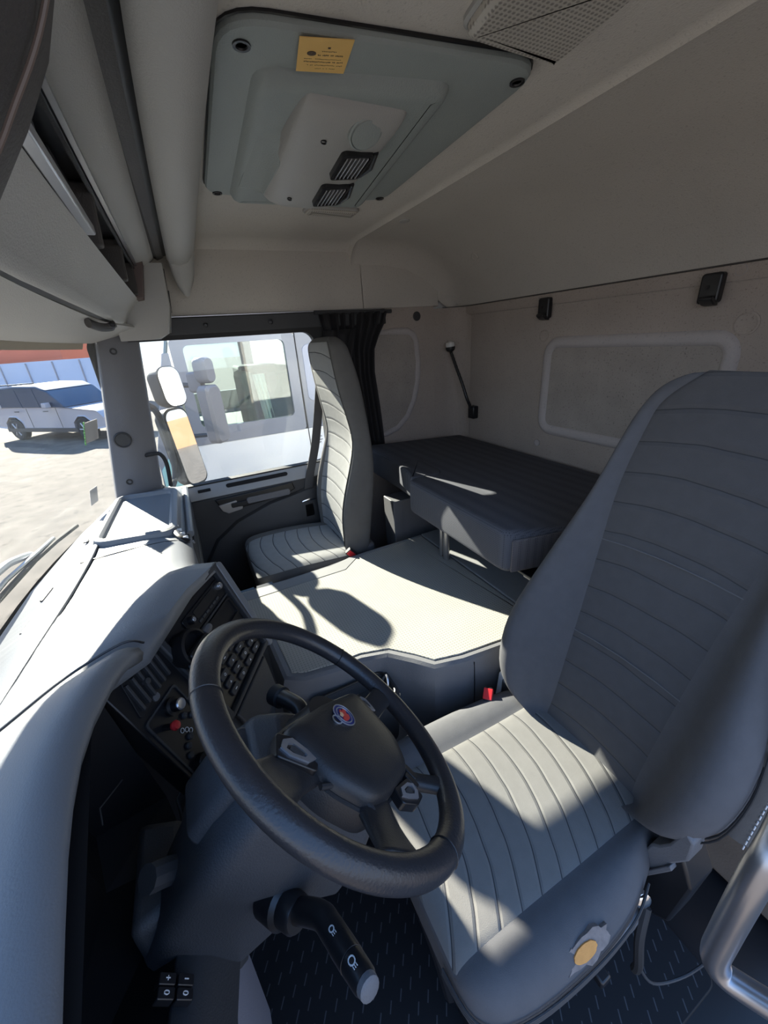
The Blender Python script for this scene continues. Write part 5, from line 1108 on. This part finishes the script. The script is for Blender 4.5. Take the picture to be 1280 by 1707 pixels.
# stickers on the windscreen
def sticker(x, z, w, h, m, label, rim=None):
    y = ws_y(x, z)-0.003
    T = xf((x, y, z), V((1, -(0.165*2.2*abs(x)**1.2), 0)).normalized(), V((0, -.236, 1)).normalized())
    bm = B(); prism(bm, rrect(-w/2, w/2, -h/2, h/2, .003), -.0004, .0004, T); o = obj('windscreen_sticker', bm, m, smooth=False); tag(o, label, 'sticker')
    if rim:
        bm = B()
        for k in range(9):
            z_ = lerp(-h/2, h/2, k/8); prism(bm, [(-w/2-.004-.003*(k % 2), z_-h/18), (-w/2+.003, z_-h/18), (-w/2+.003, z_+h/18), (-w/2-.004-.003*((k+1) % 2), z_+h/18)], -.0004, .0004, T)
        obj('green_edge', bm, rim, o, smooth=False, label='ragged green sticker edge')
sticker(.855, .930, .060, .066, M_STICK, 'small grey square sticker low on the windscreen by the pillar')
sticker(.88, 1.185, .10, .080, M_STICK, 'greyish sticker with ragged green edge on the windscreen in front of the car', M_GREEN)

# ------------------------------------------------------------------ far door mirrors, wipers
mi = thing('door_mirror', 'tall twin truck door mirror outside the far window', 'mirror', (1.33, 0.06, 0.75))
def mirror_head(name, ctr, w, h, yaw, r):
    ex = V((math.cos(yaw), math.sin(yaw), 0)); nn = V((math.sin(yaw), -math.cos(yaw), 0))  # nn faces backwards
    T = xf(ctr, ex, (V((0, 0, 1))-nn*.10).normalized(), (nn+V((0, 0, .10))).normalized())
    bm = B(); p = rrect(-w/2, w/2, -h/2, h/2, r, 6)
    loft(bm, [[T(V((a*k, b*(1-(1-k)*w/h), c))) for a, b in p] for k, c in ((.55, -.10), (.85, -.085), (1, -.05), (1.02, 0.0), (.97, .004))]); hs = obj(name, bm, M_DARKP, mi)
    bm = B(); loft(bm, [[T(V((a*.92, b*.95, c))) for a, b in p] for c in (.002, .0055)]); obj('mirror_glass', bm, M_MIRROR, hs)
    return hs
mirror_head('lower_housing', (1.36, .045, .965), .155, .43, -0.80, .05)
mirror_head('upper_housing', (1.33, .035, 1.29), .14, .20, -0.84, .05)
bm = B(); tube(bm, catmull([(1.09, .22, 1.22), (1.18, .19, 1.225), (1.25, .16, 1.22), (1.29, .13, 1.15), (1.30, .125, .90), (1.24, .16, .80), (1.10, .22, .78)], 6), .016, 10); obj('bracket', bm, M_DARKP, mi)
wp = thing('wiper', 'pale wiper blade lying along the bottom of the windscreen', 'wiper', (0.2, .60, .80))
wy = lambda x, z, d: ws_y(x, z)+d
bm = B(); tube(bm, [V((x, wy(x, z, .022), z)) for x, z in ((-.28, .874), (-.05, .874), (.2, .872), (.45, .866), (.60, .860), (.76, .850))], .008, 8); obj('blade', bm, M_RUBBER, wp)
bm = B(); tube(bm, catmull([V((x, wy(x, z, .05), z)) for x, z in ((-.40, .86), (-.15, .905), (.10, .925), (.32, .915), (.42, .895), (.5, .87))], 5), .012, 8); obj('arm', bm, M_SILVER, wp)
bm = B(); tube(bm, [V((x, wy(x, z, .035), z)) for x, z in ((-.30, .885), (.0, .89), (.3, .885), (.62, .868))], .007, 8); obj('linkage', bm, M_STEEL, wp)
# ------------------------------------------------------------------ white truck parked alongside
tk = thing('neighbour_truck', 'white truck cab parked close alongside beyond the far window', 'truck', (3.4, -0.8, -1.05))
TX = 2.42
T = xf((TX, 0, 0), (0, -1, 0), (0, 0, 1), (-1, 0, 0))       # u = backwards, v = up, third = towards us
win = rrect(.085, .845, .875, 1.492, .045, 5)
bm = B()
body = [(-.30, -.60), (-.28, .30), (-.13, .90), (0.02, 1.545), (.06, 1.60)] + [(2.2, 1.62), (2.2, -.60)]
# side skin with the window cut out: strips around the opening
def strip(bm, pts, h0, h1): prism(bm, pts, h0, h1, T)
strip(bm, [(-.30, -.60), (2.2, -.60), (2.2, .745), (-.18, .745)], -.04, 0)
sk = obj('lower_side', bm, M_TRUCKW, tk, bevel=0.006)
bm = B(); loft(bm, [[T(V((a, b, c))) for a, b in q] for q, c in (([(-.0, .745)]*0+rrect(.0, .93, .745, 1.535, .03, 5), -.04), (rrect(.0, .93, .745, 1.535, .03, 5), .004), (win, .004), (win, -.05))], cap0=False, cap1=False); obj('door_frame', bm, M_TRUCKG, tk)
bm = B(); strip(bm, [(.94, .745), (2.2, .745), (2.2, 1.535), (.94, 1.535)], -.04, .0); rs = obj('rear_side', bm, M_TRUCKG, tk, bevel=0.004)
bm = B(); prism(bm, rrect(.985, 1.28, .98, 1.44, .05, 5), -.002, .006, T); obj('side_panel', bm, mat('truck_side_panel', (0.36, 0.38, 0.46), 0.3), rs, bevel=0.003)
bm = B(); strip(bm, [(-.02, 1.54), (2.2, 1.54), (2.2, 1.60), (.06, 1.60)], -.06, .004); obj('roof_edge', bm, M_TRUCKW, tk, bevel=0.01)
bm = B(); box(bm, TX+.04, TX+2.3, -2.2, .0, 1.57, 1.66); obj('roof', bm, M_TRUCKW, tk, bevel=0.05)
bm = B(); box(bm, TX+.05, TX+2.3, -2.2, .22, -.6, .72); obj('cab_floor', bm, M_TIN, tk)
bm = B(); box(bm, TX+2.25, TX+2.3, -2.2, .1, .72, .95); obj('far_sill', bm, M_TRUCKW, tk)
bm = B(); box(bm, TX+2.25, TX+2.3, -.95, -.80, .9, 1.62); obj('far_post', bm, M_DARKP, tk)
bm = B(); prism(bm, win, -.028, -.022, T); obj('window_glass', bm, glass('neighbour_glass', (.80, .88, .86), .10), tk)
bm = B(); box(bm, TX+.35, TX+.9, -.62, -.50, .70, 1.25); obj('cab_seat', bm, M_TIN, tk, bevel=0.05)
bm = B(); rows = []
for k in range(5): rows.append([V((TX+.10+.015*math.sin(j*1.7), lerp(-.56, -.66, j/12)-.012*k, lerp(1.24, .78, k/4))) for j in range(13)])
grid(bm, rows); obj('cab_curtain', bm, mat('cab_curtain', (.52, .55, .48), .9), tk, solid=.004)
bm = B(); box(bm, TX+.08, TX+2.2, -1.1, -.66, .72, 1.25); obj('cab_bunk', bm, mat('cab_dark', (0.05, 0.055, 0.06), .8), tk, bevel=0.03)
bm = B(); prism(bm, [(.06, .75), (.62, .835), (.62, .86), (.06, .775)], .002, .007, T); obj('sill_strip', bm, M_TRUCKG, tk)
bm = B(); tube(bm, [T(V((.955, -.5, .003))), T(V((.945, .6, .003))), T(V((.935, 1.53, .006)))], .004, 5); obj('door_gap', bm, M_BLACK, tk)
for j, (v, wv) in enumerate(((.655, .05), (.625, .06), (.60, .03))):
    bm = B(); prism(bm, [(1.03, v), (1.03+wv*.6, v+.002), (1.03+wv*.6, v+.008), (1.03, v+.006)], 0, .002, T); obj('small_lettering', bm, M_DARKP, sk)
bm = B(); face(bm, [T(V(p)) for p in ((-.27, .10, -.02), (-.26, .74, -.02), (.0, 1.50, -.02))]); bm.free()
bm = B(); loft(bm, [[V((x, y, z)) for x in (TX-.0, TX+2.3)] for y, z in ((.30, -.6), (.31, .35), (.28, .70), (.02, 1.54))], closed=False); obj('windscreen_front', bm, M_TGLASS, tk, solid=.02)
bm = B(); strip(bm, [(-.30, .30), (-.29, .70), (-.06, 1.45), (-.015, 1.45), (-.02, .745), (-.18, .70)], -.05, .002); obj('front_pillar', bm, M_TRUCKG, tk, bevel=0.006)
bm = B(); strip(bm, [(-.30, .15), (-.285, .60), (-.20, .70), (-.15, .60), (-.18, .15)], -.05, .012); obj('corner_panel', bm, mat('truck_teal', (0.35, 0.62, 0.60), .4), tk, bevel=0.006)
def nm(ctr, w, h, r):
    bm = B(); Tm = xf(ctr, (0.75, -.66, 0), (0, 0, 1)); p = rrect(-w/2, w/2, -h/2, h/2, r, 5)
    loft(bm, [[Tm(V((a*k, b*(1-(1-k)*w/h), c))) for a, b in p] for k, c in ((.8, -.05), (1, -.03), (1, .03), (.8, .05))]); obj('mirror_housing', bm, mat('mirror_housing_grey', (0.16, 0.165, 0.19), .5), tk)
nm((2.05, -.175, 1.325), .11, .17, .04); nm((2.02, -.17, 1.03), .15, .40, .04); nm((2.10, -.11, 1.25), .06, .14, .02)
bm = B(); tube(bm, [(2.42, .12, 1.24), (2.2, -.05, 1.23), (2.1, -.12, 1.22), (2.1, -.12, .88), (2.42, .16, .84)], .018, 8); obj('mirror_arm', bm, M_DARKP, tk)

# ------------------------------------------------------------------ parked car, container and tarp far ahead
su = thing('parked_car', 'silver-white estate car parked on the gravel ahead of the windscreen', 'car', (16.2, 4.2, -1.05))
P0 = V((17.3, 5.45, -1.05)); dirc = V((-.69, -.724, 0)).normalized(); side = V((-dirc.y, dirc.x, 0))
if side.x > 0: side = -side
S = lambda u, w_, z: P0 + dirc*u + side*w_ + V((0, 0, z))    # u along the car from rear wheel, w towards us
def carprof(w_, k=0.0): return [S(u, w_, z) for u, z in ((-1.0, .45), (-1.02, .95), (-.98, 1.12), (-.2, 1.15), (2.3, 1.12), (2.9, 1.08), (4.05, .98), (4.25, .80), (4.28, .45), (3.75, .38), (3.7, .62), (3.45, .80), (3.15, .80), (2.9, .62), (2.85, .34), (.45, .34), (.42, .62), (.2, .80), (-.15, .80), (-.40, .62), (-.45, .40))]
bm = B(); loft(bm, [carprof(0.02), carprof(.10), carprof(-1.7), carprof(-1.75)]); obj('body', bm, M_SUVP, su, bevel=0.04)
def cab(w_, s_): return [S(u, w_, z) for u, z in ((-.92, 1.12), (-.80, 1.60), (-.60, 1.74), (.6, 1.80), (1.7, 1.77), (2.15, 1.62), (2.75, 1.10))]
bm = B(); loft(bm, [cab(.05, 0), [p - side*.12 for p in cab(.05, 0)], cab(-1.65, 0)]); gl_ = obj('cabin', bm, M_SUVG, su, bevel=0.03)
bm = B(); loft(bm, [[S(u, w_, z) for u, z in ((-.74, 1.66), (-.5, 1.76), (.6, 1.825), (1.75, 1.79), (2.1, 1.66), (1.7, 1.74), (.6, 1.77), (-.5, 1.70))] for w_ in (.03, -1.6)]); obj('roof', bm, M_SUVP, su)
for u in (-.35, .70, 1.55):
    bm = B(); loft(bm, [[S(u+a, w_, z) for a, z in ((-.05, 1.12), (.05, 1.12), (-.02, 1.72), (-.10, 1.72))] for w_ in (.06, .02)]); obj('window_post', bm, M_SUVG if u > 0 else M_SUVP, su)
for u in (0.0, 3.30):
    c0_ = S(u, .06, .38); bm = B(); lathe(bm, c0_-side*.22, side, [(.30, 0), (.38, .02), (.38, .20), (.33, .23), (.25, .22)], 28); ty = obj('tyre', bm, M_TYRE, su)
    bm = B(); lathe(bm, c0_-side*.03, side, [(.25, 0), (.25, .035), (.22, .03), (.20, .012), (0, .01)], 28); rm = obj('wheel_rim', bm, M_DARKP, ty)
    for k in range(6):
        a = 2*PI*k/6; e_ = dirc*math.cos(a)+V((0, 0, 1))*math.sin(a); bm = B(); tube(bm, [c0_+e_*.03+side*.0, c0_+e_*.235+side*.0], .026, 8); obj('spoke', bm, M_RIM, rm)
bm = B(); loft(bm, [[S(u, w_, z) for u, z in ((-.42, .30), (3.0, .30), (3.0, .42), (-.42, .42))] for w_ in (.09, -.3)]); obj('sill', bm, M_DARKP, su)
for u in (.35, 1.75):
    bm = B(); loft(bm, [[S(u+a, w_, z) for a, z in ((0, .98), (.22, .98), (.22, 1.01), (0, 1.01))] for w_ in (.10, .12)]); obj('door_handle', bm, M_DARKP, su)
for u in (.95, 2.35):
    bm = B(); tube(bm, [S(u, .085, .45), S(u, .095, 1.1)], .008, 5); obj('door_gap', bm, M_BLACK, su)
bm = B(); loft(bm, [[S(2.0+a, w_, z) for a, z in ((0, 1.12), (.22, 1.12), (.20, 1.28), (.03, 1.28))] for w_ in (.10, .28)]); obj('wing_mirror', bm, M_SUVP, su, bevel=0.02)
bm = B(); tube(bm, [S(-.5, -.1, 1.84), S(1.5, -.1, 1.87)], .025, 6); obj('roof_rail', bm, M_DARKP, su)

ct = thing('white_container', 'long white container with panel ribs behind the parked car', 'container', (30, 14, -1.05))
d2 = V((-.55, -.835, 0)).normalized(); n2 = V((-.835, .55, 0)); c2 = V((30, 11, -1.05))
bm = B(); loft(bm, [[c2+d2*u+n2*w_+V((0, 0, z)) for u, z in ((-26, .3), (9.3, .3), (9.3, 2.55), (-26, 2.55))] for w_ in (0, -2.5)]); obj('box', bm, M_CONT, ct)
for k in range(16):
    bm = B(); u = -16+k*1.6; loft(bm, [[c2+d2*(u+a)+n2*w_+V((0, 0, z)) for a, z in ((-.025, .35), (.025, .35), (.025, 2.5), (-.025, 2.5))] for w_ in (.06, 0)]); obj('rib', bm, M_SUVP, ct)
bm = B(); loft(bm, [[c2+d2*u+n2*w_+V((0, 0, z)) for u, z in ((-26, .0), (9.3, .0), (9.3, .3), (-26, .3))] for w_ in (-.3, -2.2)]); obj('undercarriage', bm, M_BLACK, ct)
ot = thing('orange_trailer', 'orange tarp sided trailer rising behind the white container', 'trailer', (34, 14, -1.05))
c3 = c2 - n2*3.2
bm = B()
rings = []
for w_ in (0, -2.6):
    rings.append([c3+d2*u+n2*w_+V((0, 0, z)) for u, z in [(-26, .8), (4.0, .8)] + [(4.0-k*1.5, 4.15+.10*math.sin(k*1.3)) for k in range(21)]])
loft(bm, rings); obj('tarp', bm, M_ORANGE, ot)
for u0, dz in ((-3, 3.62), (2.0, 3.70), (6.5, 3.6)):
    bm = B(); loft(bm, [[c3+d2*(u0+a)+n2*w_+V((0, 0, dz+b)) for a, b in ((-1.6, -.1), (.3, .10), (2.0, .34), (.4, .02))] for w_ in (.03, 0)]); obj('white_stripe', bm, M_TRUCKW, ot)
bm = B(); box(bm, -12, 40, -40.5, -40, -1.05, 1.6)
tag(obj('brick_wall', bm, M_BRICK), 'pale brick wall seen only in the door mirror', 'wall')
